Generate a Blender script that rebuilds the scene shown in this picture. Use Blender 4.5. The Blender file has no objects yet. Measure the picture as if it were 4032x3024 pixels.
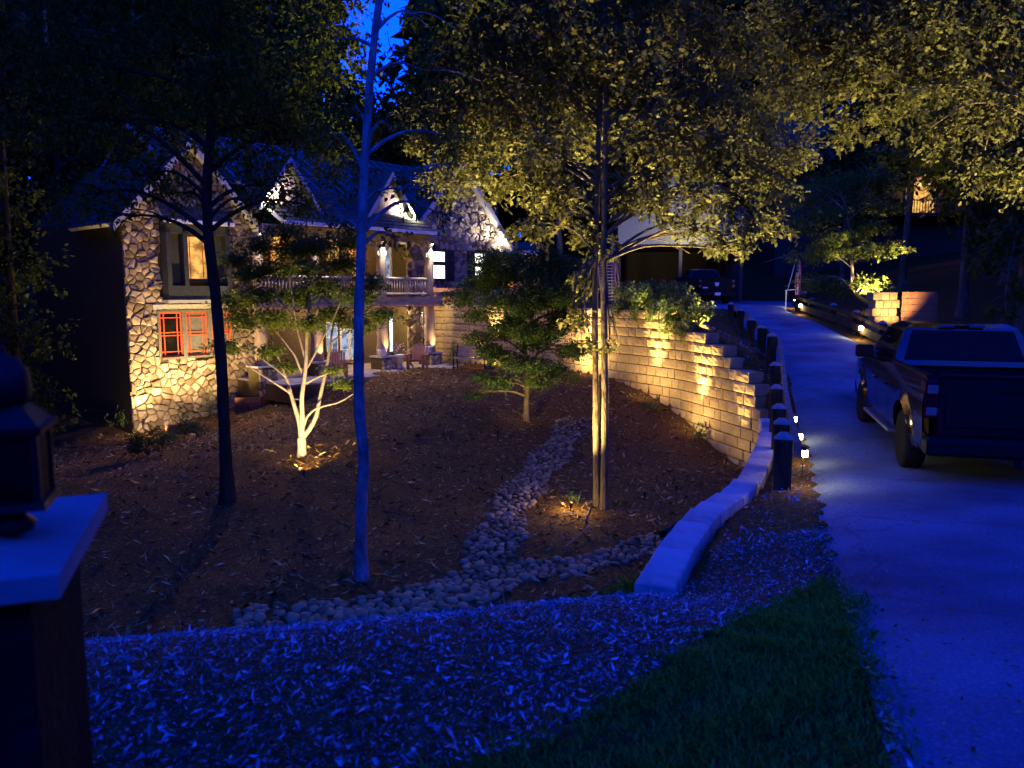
import bpy, math, random
import numpy as np
from mathutils import Vector, Matrix
random.seed(7); rng = np.random.default_rng(7)
R = math.radians
scn = bpy.context.scene
COL = scn.collection

# ------------------------------------------------------------------ camera
PITCH = 6.9; FPX = 773.0
cam_d = bpy.data.cameras.new('camera'); cam = bpy.data.objects.new('camera', cam_d); COL.objects.link(cam)
cam.location = (0, 0, 0); cam.rotation_euler = (R(90 - PITCH), 0, 0)
cam_d.sensor_width = 36; cam_d.lens = FPX / 1024 * 36; cam_d.clip_start = .05; cam_d.clip_end = 1500
scn.camera = cam
cam_d.dof.use_dof = True; cam_d.dof.focus_distance = 17; cam_d.dof.aperture_fstop = 2.6
# ------------------------------------------------------------------ sky: late dusk, white balance set for lamp light
W = bpy.data.worlds.new('World'); scn.world = W; W.use_nodes = True
wn = W.node_tree; wn.nodes.clear()
wo = wn.nodes.new('ShaderNodeOutputWorld'); wb = wn.nodes.new('ShaderNodeBackground')
sk = wn.nodes.new('ShaderNodeTexSky'); sk.sky_type = 'NISHITA'; sk.sun_disc = False
sk.sun_elevation = R(12); sk.sun_rotation = R(200); sk.air_density = 1.5; sk.dust_density = .3; sk.ozone_density = 3
tint = wn.nodes.new('ShaderNodeMix'); tint.data_type = 'RGBA'; tint.blend_type = 'MULTIPLY'; tint.inputs[0].default_value = 1
tint.inputs[7].default_value = (.012, .38, 5.8, 1)
wn.links.new(sk.outputs[0], tint.inputs[6]); wn.links.new(tint.outputs[2], wb.inputs[0]); wn.links.new(wb.outputs[0], wo.inputs[0])
wb.inputs[1].default_value = .15
# faint afterglow of the set sun, all but gone
sd = bpy.data.lights.new('sun', 'SUN'); sd.energy = .03; sd.angle = R(30); sd.color = (.25, .45, 1)
sun = bpy.data.objects.new('sun', sd); COL.objects.link(sun); sun.rotation_euler = (R(50), 0, R(20))
vs = scn.view_settings; vs.view_transform = 'Standard'; vs.look = 'None'; vs.exposure = 0; vs.gamma = 1; vs.use_curve_mapping = False
scn.cycles.use_denoising = True
try: scn.cycles.denoiser = 'OPENIMAGEDENOISE'
except Exception: pass
scn.cycles.max_bounces = 6; scn.cycles.transparent_max_bounces = 6; scn.cycles.sample_clamp_indirect = 3; scn.cycles.sample_clamp_direct = 0
scn.cycles.use_light_tree = True; scn.cycles.caustics_reflective = False; scn.cycles.caustics_refractive = False

# ------------------------------------------------------------------ helpers
cp, sp = math.cos(R(PITCH)), math.sin(R(PITCH))
def pix(px, py, Y):
    """point seen at pixel (1024x768) at forward distance Y"""
    u, v = (px - 512) / FPX, (384 - py) / FPX
    yc, zc = v * sp + cp, v * cp - sp
    k = Y / yc
    return Vector((u * k, Y, zc * k))
def tag(o, label=None, cat=None, group=None, kind=None):
    if label: o['label'] = label
    if cat: o['category'] = cat
    if group: o['group'] = group
    if kind: o['kind'] = kind
    return o
def empty(name, loc=(0, 0, 0), rz=0, label=None, cat=None, group=None, kind=None):
    o = bpy.data.objects.new(name, None); COL.objects.link(o)
    o.location = loc; o.rotation_euler = (0, 0, rz); o.empty_display_size = .1
    return tag(o, label, cat, group, kind)
def link(name, me, parent=None, loc=None, rot=None):
    o = bpy.data.objects.new(name, me); COL.objects.link(o)
    if parent: o.parent = parent
    if loc is not None: o.location = loc
    if rot is not None: o.rotation_euler = rot
    return o
class MB:
    def __init__(s): s.v = []; s.f = []; s.m = []
    def add(s, vs_, fs, mi=0, M=None):
        b = len(s.v)
        s.v += [tuple(M @ Vector(p)) for p in vs_] if M else [tuple(p) for p in vs_]
        s.f += [tuple(b + i for i in f) for f in fs]; s.m += [mi] * len(fs); return s
    def box(s, x0, x1, y0, y1, z0, z1, mi=0, M=None, bev=0):
        if bev:
            b = bev; vs_ = []; 
            for z, i in ((z0, b), (z0 + b, 0), (z1 - b, 0), (z1, b)):
                vs_ += [(x0 + i, y0 + i, z), (x1 - i, y0 + i, z), (x1 - i, y1 - i, z), (x0 + i, y1 - i, z)]
            fs = [(3, 2, 1, 0), (12, 13, 14, 15)]
            for k in range(3):
                for j in range(4): fs.append((4*k + j, 4*k + (j + 1) % 4, 4*k + 4 + (j + 1) % 4, 4*k + 4 + j))
            return s.add(vs_, fs, mi, M)
        vs_ = [(x0, y0, z0), (x1, y0, z0), (x1, y1, z0), (x0, y1, z0), (x0, y0, z1), (x1, y0, z1), (x1, y1, z1), (x0, y1, z1)]
        return s.add(vs_, [(3, 2, 1, 0), (4, 5, 6, 7), (0, 1, 5, 4), (1, 2, 6, 5), (2, 3, 7, 6), (3, 0, 4, 7)], mi, M)
    def bar(s, a, b, w, h, mi=0, up=(0, 0, 1)):
        a, b = Vector(a), Vector(b); d = (b - a); L = d.length; d.normalize(); upv = Vector(up)
        if abs(d.dot(upv)) > .98: upv = Vector((0, 1, 0))
        sd_ = d.cross(upv).normalized(); u = sd_.cross(d)
        M = Matrix((( d.x, sd_.x, u.x, a.x), (d.y, sd_.y, u.y, a.y), (d.z, sd_.z, u.z, a.z), (0, 0, 0, 1)))
        return s.box(0, L, -w/2, w/2, -h/2, h/2, mi, M)
    def prism(s, poly, axis, a, b, mi=0, M=None):
        n = len(poly); put = {'x': lambda p, t: (t, p[0], p[1]), 'y': lambda p, t: (p[0], t, p[1]), 'z': lambda p, t: (p[0], p[1], t)}[axis]
        vs_ = [put(p, a) for p in poly] + [put(p, b) for p in poly]
        fs = [tuple(range(n))[::-1], tuple(range(n, 2*n))] + [(i, (i + 1) % n, n + (i + 1) % n, n + i) for i in range(n)]
        return s.add(vs_, fs, mi, M)
    def tube(s, pts, rad, n=10, mi=0, rough=0, cap=True, seed=0):
        r_ = random.Random(seed + 11); pts = [Vector(p) for p in pts]; vs_ = []; fs = []
        ref = Vector((1, 0, 0)); k = len(pts)
        if not hasattr(rad, '__len__'): rad = [rad] * k
        for i, p in enumerate(pts):
            d = (pts[min(i + 1, k - 1)] - pts[max(i - 1, 0)]).normalized()
            if abs(d.dot(ref)) > .9: ref = Vector((0, 1, 0))
            a = (ref - d * ref.dot(d)).normalized(); b = d.cross(a)
            for j in range(n):
                t = 2 * math.pi * j / n; q = rad[i] * (1 + rough * r_.uniform(-1, 1))
                vs_.append(p + (a * math.cos(t) + b * math.sin(t)) * q)
        for i in range(k - 1):
            for j in range(n): fs.append((i*n + j, i*n + (j + 1) % n, i*n + n + (j + 1) % n, i*n + n + j))
        if cap: fs += [tuple(range(n))[::-1], tuple(range((k - 1)*n, k*n))]
        return s.add(vs_, fs, mi)
    def lathe(s, prof, n=16, mi=0, M=None):
        vs_ = []; fs = []; k = len(prof)
        for r, z in prof:
            for j in range(n): t = 2*math.pi*j/n; vs_.append((r*math.cos(t), r*math.sin(t), z))
        for i in range(k - 1):
            for j in range(n): fs.append((i*n + j, i*n + (j + 1) % n, i*n + n + (j + 1) % n, i*n + n + j))
        fs += [tuple(range(n))[::-1], tuple(range((k - 1)*n, k*n))]
        return s.add(vs_, fs, mi, M)
    def mesh(s, name, mats, smooth=False):
        me = bpy.data.meshes.new(name); me.from_pydata(s.v, [], s.f)
        for m in (mats if isinstance(mats, (list, tuple)) else [mats]): me.materials.append(m)
        if any(s.m): me.polygons.foreach_set('material_index', s.m)
        if smooth: me.polygons.foreach_set('use_smooth', [True] * len(s.f))
        me.update(); return me
    def build(s, name, mats, parent=None, smooth=False, loc=None, rot=None):
        return link(name, s.mesh(name, mats, smooth), parent, loc, rot)
def fast_mesh(name, V, k, mat, smooth=False):
    """V: (n,k,3) polygons of k corners, one face each"""
    n = len(V); me = bpy.data.meshes.new(name)
    me.vertices.add(n * k); me.vertices.foreach_set('co', np.ascontiguousarray(V, dtype=np.float32).ravel())
    me.loops.add(n * k); me.loops.foreach_set('vertex_index', np.arange(n * k, dtype=np.int32))
    me.polygons.add(n); me.polygons.foreach_set('loop_start', np.arange(0, n * k, k, dtype=np.int32))
    me.update(calc_edges=True); me.materials.append(mat); return me
def copy_tree(o, parent=None):
    c = o.copy(); COL.objects.link(c)
    if parent: c.parent = parent
    for ch in list(o.children): copy_tree(ch, c)
    return c
def interp(xs, ys, x): return float(np.interp(x, xs, ys))

# ------------------------------------------------------------------ materials
def nt(name):
    m = bpy.data.materials.new(name); m.use_nodes = True; t = m.node_tree; t.nodes.clear()
    out = t.nodes.new('ShaderNodeOutputMaterial'); return m, t, out
def N(t, kind, **kw):
    n = t.nodes.new('ShaderNode' + kind)
    for a, b in kw.items(): setattr(n, a, b)
    return n
def ramp(t, stops):
    r = N(t, 'ValToRGB'); e = r.color_ramp.elements
    while len(e) < len(stops): e.new(.5)
    for i, (p, c) in enumerate(stops): e[i].position = p; e[i].color = (*c, 1)
    return r
def surf(name, cols, scale=6, detail=6, rough=.8, bump=.3, bscale=None, dist=.02, rnd='none', rmix=.5, metal=0, coat=0, stretch=(1, 1, 1), spec=.06):
    """noise-mottled procedural surface; cols dark->light. rnd: 'object' or 'island' shifts the tone per piece"""
    m, t, out = nt(name); L = t.links.new
    p = N(t, 'BsdfPrincipled'); L(p.outputs[0], out.inputs[0])
    tc = N(t, 'TexCoord'); mp = N(t, 'Mapping'); mp.inputs['Scale'].default_value = stretch; L(tc.outputs['Object'], mp.inputs[0])
    no = N(t, 'TexNoise'); no.inputs['Scale'].default_value = scale; no.inputs['Detail'].default_value = detail; no.inputs['Roughness'].default_value = .65
    L(mp.outputs[0], no.inputs['Vector'])
    n_ = len(cols); cr = ramp(t, [(.28 + .44 * i / max(1, n_ - 1), c) for i, c in enumerate(cols)])
    if rnd == 'none': L(no.outputs[0], cr.inputs[0])
    else:
        src = N(t, 'ObjectInfo').outputs['Random'] if rnd == 'object' else N(t, 'NewGeometry').outputs['Random Per Island']
        mx = N(t, 'Mix'); mx.inputs[0].default_value = rmix
        mr = N(t, 'MapRange'); mr.inputs[3].default_value = .2; mr.inputs[4].default_value = .8; L(src, mr.inputs[0])
        L(no.outputs[0], mx.inputs[2]); L(mr.outputs[0], mx.inputs[3]); L(mx.outputs[0], cr.inputs[0])
    L(cr.outputs[0], p.inputs['Base Color'])
    p.inputs['Roughness'].default_value = rough; p.inputs['Metallic'].default_value = metal; p.inputs['Specular IOR Level'].default_value = spec
    if coat: p.inputs['Coat Weight'].default_value = coat; p.inputs['Coat Roughness'].default_value = .03
    if bump:
        nb = N(t, 'TexNoise'); nb.inputs['Scale'].default_value = bscale or scale * 4; nb.inputs['Detail'].default_value = 5
        L(mp.outputs[0], nb.inputs['Vector'])
        b = N(t, 'Bump'); b.inputs['Strength'].default_value = bump; b.inputs['Distance'].default_value = dist
        L(nb.outputs[0], b.inputs['Height']); L(b.outputs[0], p.inputs['Normal'])
    return m
def leafmat(name, cols, trans=.35, gloss=.008):
    m, t, out = nt(name); L = t.links.new
    g = N(t, 'NewGeometry'); cr = ramp(t, [(i / max(1, len(cols) - 1), c) for i, c in enumerate(cols)]); L(g.outputs['Random Per Island'], cr.inputs[0])
    d = N(t, 'BsdfDiffuse'); tr = N(t, 'BsdfTranslucent'); L(cr.outputs[0], d.inputs[0]); L(cr.outputs[0], tr.inputs[0])
    mx = N(t, 'MixShader'); mx.inputs[0].default_value = trans; L(d.outputs[0], mx.inputs[1]); L(tr.outputs[0], mx.inputs[2])
    gl = N(t, 'BsdfGlossy'); gl.inputs['Roughness'].default_value = .45; gl.inputs[0].default_value = (.8, .8, .8, 1)
    m2 = N(t, 'MixShader'); m2.inputs[0].default_value = gloss; L(mx.outputs[0], m2.inputs[1]); L(gl.outputs[0], m2.inputs[2]); L(m2.outputs[0], out.inputs[0])
    return m
def emit(name, col, st, noise=None):
    m, t, out = nt(name); L = t.links.new
    e = N(t, 'Emission'); e.inputs[0].default_value = (*col, 1); e.inputs[1].default_value = st; L(e.outputs[0], out.inputs[0])
    if noise:
        tc = N(t, 'TexCoord'); no = N(t, 'TexNoise'); no.inputs['Scale'].default_value = noise; L(tc.outputs['Object'], no.inputs['Vector'])
        cr = ramp(t, [(.35, tuple(c * .25 for c in col)), (.6, col)]); L(no.outputs[0], cr.inputs[0]); L(cr.outputs[0], e.inputs[0])
    return m
def glassmat(name, col=(.004, .004, .005), rough=.04, spec=.5):
    m, t, out = nt(name); p = N(t, 'BsdfPrincipled'); t.links.new(p.outputs[0], out.inputs[0])
    p.inputs['Base Color'].default_value = (*col, 1); p.inputs['Roughness'].default_value = rough; p.inputs['Specular IOR Level'].default_value = spec
    return m
def plain(name, col, rough=.6, metal=0, coat=0, var=.25):
    lo = tuple(c * (1 - var) for c in col); hi = tuple(min(1, c * (1 + var)) for c in col)
    return surf(name, [lo, hi], scale=9, rough=rough, bump=.08, metal=metal, coat=coat)
M = dict(
    mulch=surf('mulch_soil', [(.05, .027, .007), (.13, .072, .018), (.24, .14, .036)], scale=14, rough=.95, bump=1, bscale=45, dist=.03),
    chip=surf('bark_chip', [(.05, .027, .007), (.15, .08, .018), (.3, .17, .036), (.48, .31, .08), (.66, .5, .2)], scale=30, rough=.9, bump=.2, rnd='island', rmix=.75),
    pchip=surf('weathered_chip', [(.06, .06, .06), (.16, .16, .165), (.26, .26, .27), (.33, .33, .34), (.42, .42, .43), (.74, .74, .76)], scale=30, rough=.85, bump=.2, rnd='island', rmix=.8),
    drive=surf('driveway_asphalt', [(.05, .08, .12), (.11, .17, .23), (.14, .21, .28), (.4, .5, .55)], scale=55, detail=12, rough=.9, bump=.8, bscale=160, dist=.01),  # blue dusk cast put into the asphalt colour, against warm bounce
    block=surf('split_block', [(.26, .18, .08), (.39, .28, .13), (.5, .38, .19)], scale=9, rough=.95, bump=.6, bscale=26, dist=.03, rnd='object', rmix=.35),
    cap=surf('block_cap', [(.22, .2, .19), (.4, .38, .36), (.52, .5, .48), (.6, .58, .56)], scale=5, rough=.92, bump=.4, bscale=60, dist=.008, rnd='object', rmix=.3),
    stone=surf('field_stone', [(.09, .065, .04), (.2, .145, .095), (.32, .25, .17), (.42, .35, .26)], scale=7, rough=.9, bump=.7, bscale=18, dist=.02, rnd='object', rmix=.55),
    istone=surf('field_stone_far', [(.09, .068, .045), (.22, .17, .115), (.34, .27, .19), (.44, .37, .28)], scale=7, rough=.9, bump=.7, bscale=18, dist=.02, rnd='island', rmix=.55),
    mortar=surf('mortar', [(.07, .055, .022), (.13, .1, .045)], scale=12, rough=.95, bump=.5),
    river=surf('river_stone', [(.14, .095, .04), (.3, .21, .09), (.46, .34, .15), (.5, .3, .11)], scale=8, rough=.75, bump=.25, bscale=30, dist=.01, rnd='object', rmix=.6),
    iriver=surf('river_stone_small', [(.14, .095, .04), (.3, .21, .09), (.46, .34, .15)], scale=8, rough=.75, bump=.25, rnd='island', rmix=.6),
    bark=surf('bark', [(.05, .037, .018), (.15, .115, .055), (.28, .22, .11)], scale=9, rough=.95, bump=1, bscale=26, dist=.05, stretch=(1, 1, .22)),
    shadebark=surf('shaded_bark', [(.02, .016, .008), (.05, .04, .02), (.09, .07, .035)], scale=9, rough=.95, bump=1, bscale=26, dist=.05, stretch=(1, 1, .22)),  # bark copy darkened in colour for the shade on these trunks
    gbark=surf('grey_bark', [(.05, .046, .042), (.19, .175, .16), (.3, .28, .26), (.46, .44, .42)], scale=6, rough=.9, bump=1, bscale=16, dist=.06, stretch=(1, 1, .4)),
    sbark=surf('smooth_bark', [(.2, .17, .13), (.34, .29, .22), (.44, .39, .31)], scale=12, rough=.85, bump=.5, bscale=40, dist=.012, stretch=(1, 1, .5)),
    oak=leafmat('oak_leaf', [(.06, .06, .016), (.11, .11, .026), (.17, .16, .04), (.09, .095, .02)], .22),
    leaf=leafmat('leaf', [(.05, .08, 0.0095), (.09, .13, 0.0143), (.13, .15, 0.019), (.16, .17, 0.0238)], .4),
    dog=leafmat('dogwood_leaf', [(.1, .14, 0.0204), (.16, .22, 0.034), (.2, .25, 0.0476)], .45),
    maple=leafmat('maple_leaf', [(.05, .1, .018), (.085, .145, .026), (.12, .18, .036)], .35),
    ivy=leafmat('ivy_leaf', [(.08, .13, .03), (.14, .2, .05), (.2, .26, .08)], .35, .012),
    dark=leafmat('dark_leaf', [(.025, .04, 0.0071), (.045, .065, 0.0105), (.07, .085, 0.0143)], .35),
    fir=leafmat('conifer_leaf', [(.04, .07, 0.0204), (.07, .12, 0.0272), (.1, .15, 0.034)], .2),
    grass=leafmat('grass_blade', [(.05, .3, .03), (.08, .38, .04), (.11, .46, .055)], .3, .008),
    timber=surf('dark_timber', [(.03, .022, .01), (.07, .052, .024), (.12, .09, .045)], scale=7, rough=.85, bump=.5, bscale=30, stretch=(1, 1, .25)),
    log=surf('log_column', [(.16, .115, .08), (.3, .22, .16), (.4, .31, .24)], scale=6, rough=.8, bump=.6, bscale=22, dist=.02, stretch=(1, 1, .25)),
    beam=surf('porch_beam', [(.14, .105, .075), (.26, .2, .15), (.34, .28, .21)], scale=6, rough=.8, bump=.4, stretch=(.3, 1, 1)),
    rail=surf('porch_rail', [(.2, .16, .12), (.36, .3, .24), (.5, .43, .36)], scale=8, rough=.8, bump=.4),
    cedar=surf('cedar', [(.36, .15, .06), (.5, .23, .1), (.6, .3, .15)], scale=6, rough=.7, bump=.3, stretch=(.3, 1, 1)),
    edging=surf('red_timber', [(.1, .045, .025), (.2, .09, .05), (.28, .14, .08)], scale=6, rough=.9, bump=.5),
    shingle=surf('roof_shingle', [(.05, .05, .034), (.085, .085, .055), (.13, .13, .08)], scale=12, rough=.9, bump=.5, rnd='island', rmix=.5),
    shake=surf('cedar_shake', [(.25, .17, .13), (.36, .26, .21), (.44, .34, .28)], scale=8, rough=.85, bump=.4, rnd='island', rmix=.5),
    trim=plain('grey_trim', (.42, .41, .38), .5), white=plain('white_paint', (.72, .71, .68), .5), dtrim=plain('dark_trim', (.05, .055, .05), .5),
    winbrown=plain('brown_casing', (.13, .115, .095), .6), red=plain('red_sash', (.62, .09, .035), .45), shutter=plain('shutter', (.03, .032, .035), .6),
    siding=surf('lap_siding', [(.4, .37, .17), (.52, .48, .23)], scale=5, rough=.6, bump=.1), dwood=plain('porch_interior', (.1, .07, .045), .8),
    glass=glassmat('dark_glass', spec=.1), blind=plain('window_blind', (.12, .12, .1), .7),
    amber=emit('amber_window', (1, .5, .12), 1.3, 3), pale=emit('pale_window', (.82, .9, 1), 2.2, 2), whitewin=emit('white_window', (1, .95, .86), 4), cool=emit('cool_window', (.55, .68, 1), .8, 3),
    bulb=emit('lamp_bulb', (1, .78, .42), 60), bulbw=emit('porch_bulb', (1, .88, .72), 45),
    metal=plain('black_metal', (.025, .025, .026), .45, .6), bronze=plain('bronze_fixture', (.07, .05, .035), .5, .7), steel=plain('steel', (.5, .5, .5), .35, .9), alu=plain('alloy_rim', (.55, .55, .56), .28, .9),
    paint=surf('black_car_paint', [(.004, .004, .005), (.006, .006, .007)], scale=3, rough=.12, bump=0, coat=.55, spec=.4), paint2=surf('dark_blue_car_paint', [(.006, .008, .014), (.01, .012, .02)], scale=3, rough=.35, bump=0, coat=.15, spec=.15),
    plastic=plain('black_plastic', (.015, .015, .016), .6), tyre=surf('tyre_rubber', [(.014, .014, .014), (.022, .022, .022)], scale=20, rough=.85, bump=.3), taillens=glassmat('tail_lens', (.05, .004, .004), .1), clear=glassmat('clear_lens', (.16, .16, .17), .08),
    chrome=plain('chrome', (.7, .7, .72), .12, 1), plate=plain('licence_plate', (.7, .72, .75), .4), flagr=plain('flag_red', (.5, .03, .04), .8), flagw=plain('flag_white', (.75, .74, .72), .8), flagb=plain('flag_blue', (.03, .05, .22), .8),
    pot=plain('glazed_pot', (.7, .69, .65), .4), clay=surf('terracotta', [(.3, .13, .06), (.42, .2, .1)], scale=6, rough=.85, bump=.2), coir=plain('coir', (.35, .2, .08), .9), patio=surf('patio_paving', [(.3, .25, .2), (.42, .36, .29)], scale=4, rough=.85, bump=.3),
    adir=surf('adirondack_wood', [(.2, .08, .045), (.32, .14, .08), (.4, .19, .11)], scale=8, rough=.7, bump=.2), bench=surf('bench_slat', [(.26, .18, .1), (.4, .3, .18), (.5, .4, .26)], scale=8, rough=.7, bump=.2),
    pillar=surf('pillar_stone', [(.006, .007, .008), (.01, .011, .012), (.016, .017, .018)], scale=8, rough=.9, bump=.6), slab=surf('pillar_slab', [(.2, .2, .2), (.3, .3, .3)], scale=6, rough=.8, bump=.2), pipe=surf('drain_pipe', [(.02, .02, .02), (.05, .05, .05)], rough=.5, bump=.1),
    stick=surf('dead_stick', [(.2, .15, .1), (.36, .29, .21)], rough=.9, bump=.3), flower=leafmat('flower_petal', [(.7, .15, .25), (.75, .7, .7), (.55, .2, .5)], .3))
WARM = (1, .68, .28); CANO = (1, .78, .44); LP = 2.6
def spot(parent, loc, target, power, cone=70, blend=.6, col=WARM, size=.06):
    d = bpy.data.lights.new('spot', 'SPOT'); d.energy = power * LP; d.spot_size = R(cone); d.spot_blend = blend; d.color = col; d.shadow_soft_size = size
    o = bpy.data.objects.new('spot', d); COL.objects.link(o); o.location = loc
    o.rotation_euler = (Vector(target) - Vector(loc)).to_track_quat('-Z', 'Y').to_euler()
    if parent: o.parent = parent; o.matrix_parent_inverse = Matrix.LocRotScale(parent.location, parent.rotation_euler, None).inverted()
    return o
def point(parent, loc, power, col=WARM, size=.03):
    d = bpy.data.lights.new('bulb_light', 'POINT'); d.energy = power * LP; d.color = col; d.shadow_soft_size = size
    o = bpy.data.objects.new('bulb_light', d); COL.objects.link(o); o.location = loc
    if parent: o.parent = parent; o.matrix_parent_inverse = Matrix.LocRotScale(parent.location, parent.rotation_euler, None).inverted()
    return o

# worn, patchy asphalt: slow tonal drift, tyre-polished lanes and stains on top of the aggregate
_t = M['drive'].node_tree; _p = next(n for n in _t.nodes if n.type == 'BSDF_PRINCIPLED'); _src = _p.inputs['Base Color'].links[0].from_socket
_tc = N(_t, 'TexCoord'); _n1 = N(_t, 'TexNoise'); _n1.inputs['Scale'].default_value = .7; _n1.inputs['Detail'].default_value = 7; _t.links.new(_tc.outputs['Object'], _n1.inputs['Vector'])
_r1 = ramp(_t, [(.3, (.5, .5, .52)), (.5, (.95, .95, .95)), (.7, (1.35, 1.35, 1.35))]); _t.links.new(_n1.outputs[0], _r1.inputs[0])
_v = N(_t, 'TexVoronoi', feature='DISTANCE_TO_EDGE'); _v.inputs['Scale'].default_value = .55; _n2 = N(_t, 'TexNoise'); _n2.inputs['Scale'].default_value = 2.5; _mx = N(_t, 'Mix', data_type='RGBA'); _mx.inputs[0].default_value = .35
_t.links.new(_tc.outputs['Object'], _n2.inputs['Vector']); _t.links.new(_tc.outputs['Object'], _mx.inputs[6]); _t.links.new(_n2.outputs[1], _mx.inputs[7]); _t.links.new(_mx.outputs[2], _v.inputs['Vector'])
_r2 = ramp(_t, [(.0, (.45, .45, .45)), (.012, (1, 1, 1))]); _t.links.new(_v.outputs[0], _r2.inputs[0])
_a = N(_t, 'Mix', data_type='RGBA', blend_type='MULTIPLY'); _a.inputs[0].default_value = 1; _b = N(_t, 'Mix', data_type='RGBA', blend_type='MULTIPLY'); _b.inputs[0].default_value = .6
_t.links.new(_src, _a.inputs[6]); _t.links.new(_r1.outputs[0], _a.inputs[7]); _t.links.new(_a.outputs[2], _b.inputs[6]); _t.links.new(_r2.outputs[0], _b.inputs[7]); _t.links.new(_b.outputs[2], _p.inputs['Base Color'])
# ------------------------------------------------------------------ terrain: two thin-plate sheets, bowl side (A) and driveway side (B), met at the retaining wall
def tps(P):
    P = np.array(P, float); xy = P[:, :2]; n = len(P)
    d = np.linalg.norm(xy[:, None] - xy[None], axis=2); K = np.where(d > 0, d * d * np.log(d + 1e-9), 0) + np.eye(n) * .05
    A = np.zeros((n + 3, n + 3)); A[:n, :n] = K; A[:n, n] = 1; A[:n, n+1:] = xy; A[n, :n] = 1; A[n+1:, :n] = xy.T
    w = np.linalg.solve(A, np.r_[P[:, 2], 0, 0, 0])
    def f(x, y):
        d = np.hypot(x[..., None] - xy[:, 0], y[..., None] - xy[:, 1])
        return (np.where(d > 0, d * d * np.log(d + 1e-9), 0) @ w[:n]) + w[n] + w[n+1] * x + w[n+2] * y
    return f
WALL = [(1.08, 6.4, -2.55, -2.7), (1.5, 7.5, -2.58, -3.2), (2.2, 9, -2.62, -3.75), (2.8, 10, -2.68, -3.95), (3.95, 12.6, -2.76, -4.1), (4.95, 15.2, -2.84, -4.2), (5.55, 17, -2.86, -4.22),
        (5.62, 17.8, -2.35, -4.2), (5.42, 18.6, -1.88, -4.15), (5.0, 20, -1.22, -3.8), (4.5, 21.5, -.8, -3.4), (3.95, 22.5, -.42, -3.05), (3.3, 23.5, -.45, -2.8), (2.1, 25.9, -.5, -2.72), (.7, 28.3, -.52, -2.8), (-1.1, 30.6, -.55, -2.95), (-3.3, 32.8, -.58, -3.05), (-4.6, 34.2, -.58, -3.05)]
near = [(0, 0, -1.65), (-3, 0, -1.68), (-8, 0, -1.9), (4, 0, -1.6), (8, 0, -1.55), (1.39, 2.6, -1.72), (-.5, 2.6, -1.74), (-2.5, 2.5, -1.8), (2.5, 5.8, -2.2), (0, -6, -1.6), (-9, -6, -1.7), (9, -6, -1.5), (.6, 3.5, -1.86),
        (-2.25, 4.1, -1.93), (-1.35, 4.4, -2.0), (-.35, 5.1, -2.2), (.36, 5.7, -2.4), (1.08, 6.4, -2.66), (-5, 3.8, -2.1), (-9, 3.5, -2.6), (-15, 3, -3.3)]
back = [(-8, 50, .6), (-25, 55, 1.5), (-40, 45, 1), (5, 62, 1), (30, 60, 2)]
PA = near + back + [(x, y, b) for x, y, t, b in WALL] + [(-1.3, 6, -3.05), (-1.1, 7, -3.6), (-.9, 8.2, -3.92), (-.39, 10.2, -4.02), (2.3, 11.8, -4.05), (1.65, 13.8, -4), (1.45, 19.8, -3.6), (-2.05, 10.4, -4), (-5.2, 14, -3.95), (-4.65, 17, -3.67),
     (.37, 20.3, -3.4), (-1.75, 26, -3.02), (-3.3, 28.5, -2.98), (-5.1, 27.5, -3.05), (-6.4, 25.4, -3.4), (-8.2, 24.6, -3.95), (-10.3, 23.3, -4.35), (-11.95, 23, -4.45), (-9.2, 20, -4.1), (-16, 20, -4.7), (-22, 28, -4.5), (-14, 12, -4.4), (-9, 8, -4.1), (-4, 7, -3.6), (-8, 6, -3.7), (-20, 8, -4.6),
     (-5.5, 21, -3.62), (-2.5, 22, -3.35), (-30, 15, -4), (-30, 32, -3), (.2, 16.5, -3.85), (-2, 14, -3.95)]
LE = [(-1.2, -8, -1.6), (.55, 0, -1.64), (1.39, 2.6, -1.72), (2.5, 5.8, -2.2), (4.0, 10, -2.6), (5.3, 14, -2.62), (5.8, 15.6, -2.5), (6.25, 17, -2.28), (6.7, 18.5, -2.1), (7.35, 21.5, -1.87), (8.0, 25, -1.66), (8.9, 30, -1.29), (10.3, 38, -.86), (8.3, 42, -.8), (7.5, 50, -.72)]
RE = [(5, -8, -1.5), (5.6, 0, -1.6), (6.4, 2.6, -1.75), (7.4, 5.8, -2.2), (8.8, 10, -2.6), (9.6, 14, -2.62), (9.9, 15.6, -2.5), (10.1, 17, -2.3), (10.3, 18.5, -2.15), (10.7, 21.5, -1.95), (11.3, 25, -1.7), (12.0, 30, -1.3), (13.4, 38, -.86), (15.5, 42, -.8), (18, 50, -.72)]
PB = near + back + [(x + .45, y - .2, t + (.05 if y < 16 else -.16)) for x, y, t, b in WALL[1:]] + LE[3:] + RE[2:] + [(0, 40, -.55), (4, 34, -.62), (6, 27, -.95), (14, 14, -2.3), (20, 22, -1.5), (15, 6, -2.1), (13, 26, -1.5), (16, 36, -.8), (26, 34, .3), (-5, 42, -.4), (30, 10, -1.5), (22, 48, .2)]
fA, fB = tps(PA), tps(PB)
def spline(P, n, dims=2):
    P = np.array(P, float); t = np.r_[0, np.cumsum(np.linalg.norm(np.diff(P[:, :dims], axis=0), axis=1))]; tt = np.linspace(0, t[-1], n)
    m = np.gradient(P, t, axis=0); out = []
    for q in tt:
        i = min(np.searchsorted(t, q, side='right') - 1, len(t) - 2); h = t[i+1] - t[i]; u = (q - t[i]) / h
        out.append((2*u**3 - 3*u**2 + 1) * P[i] + (u**3 - 2*u**2 + u) * h * m[i] + (-2*u**3 + 3*u**2) * P[i+1] + (u**3 - u**2) * h * m[i+1])
    return np.array(out)
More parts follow.
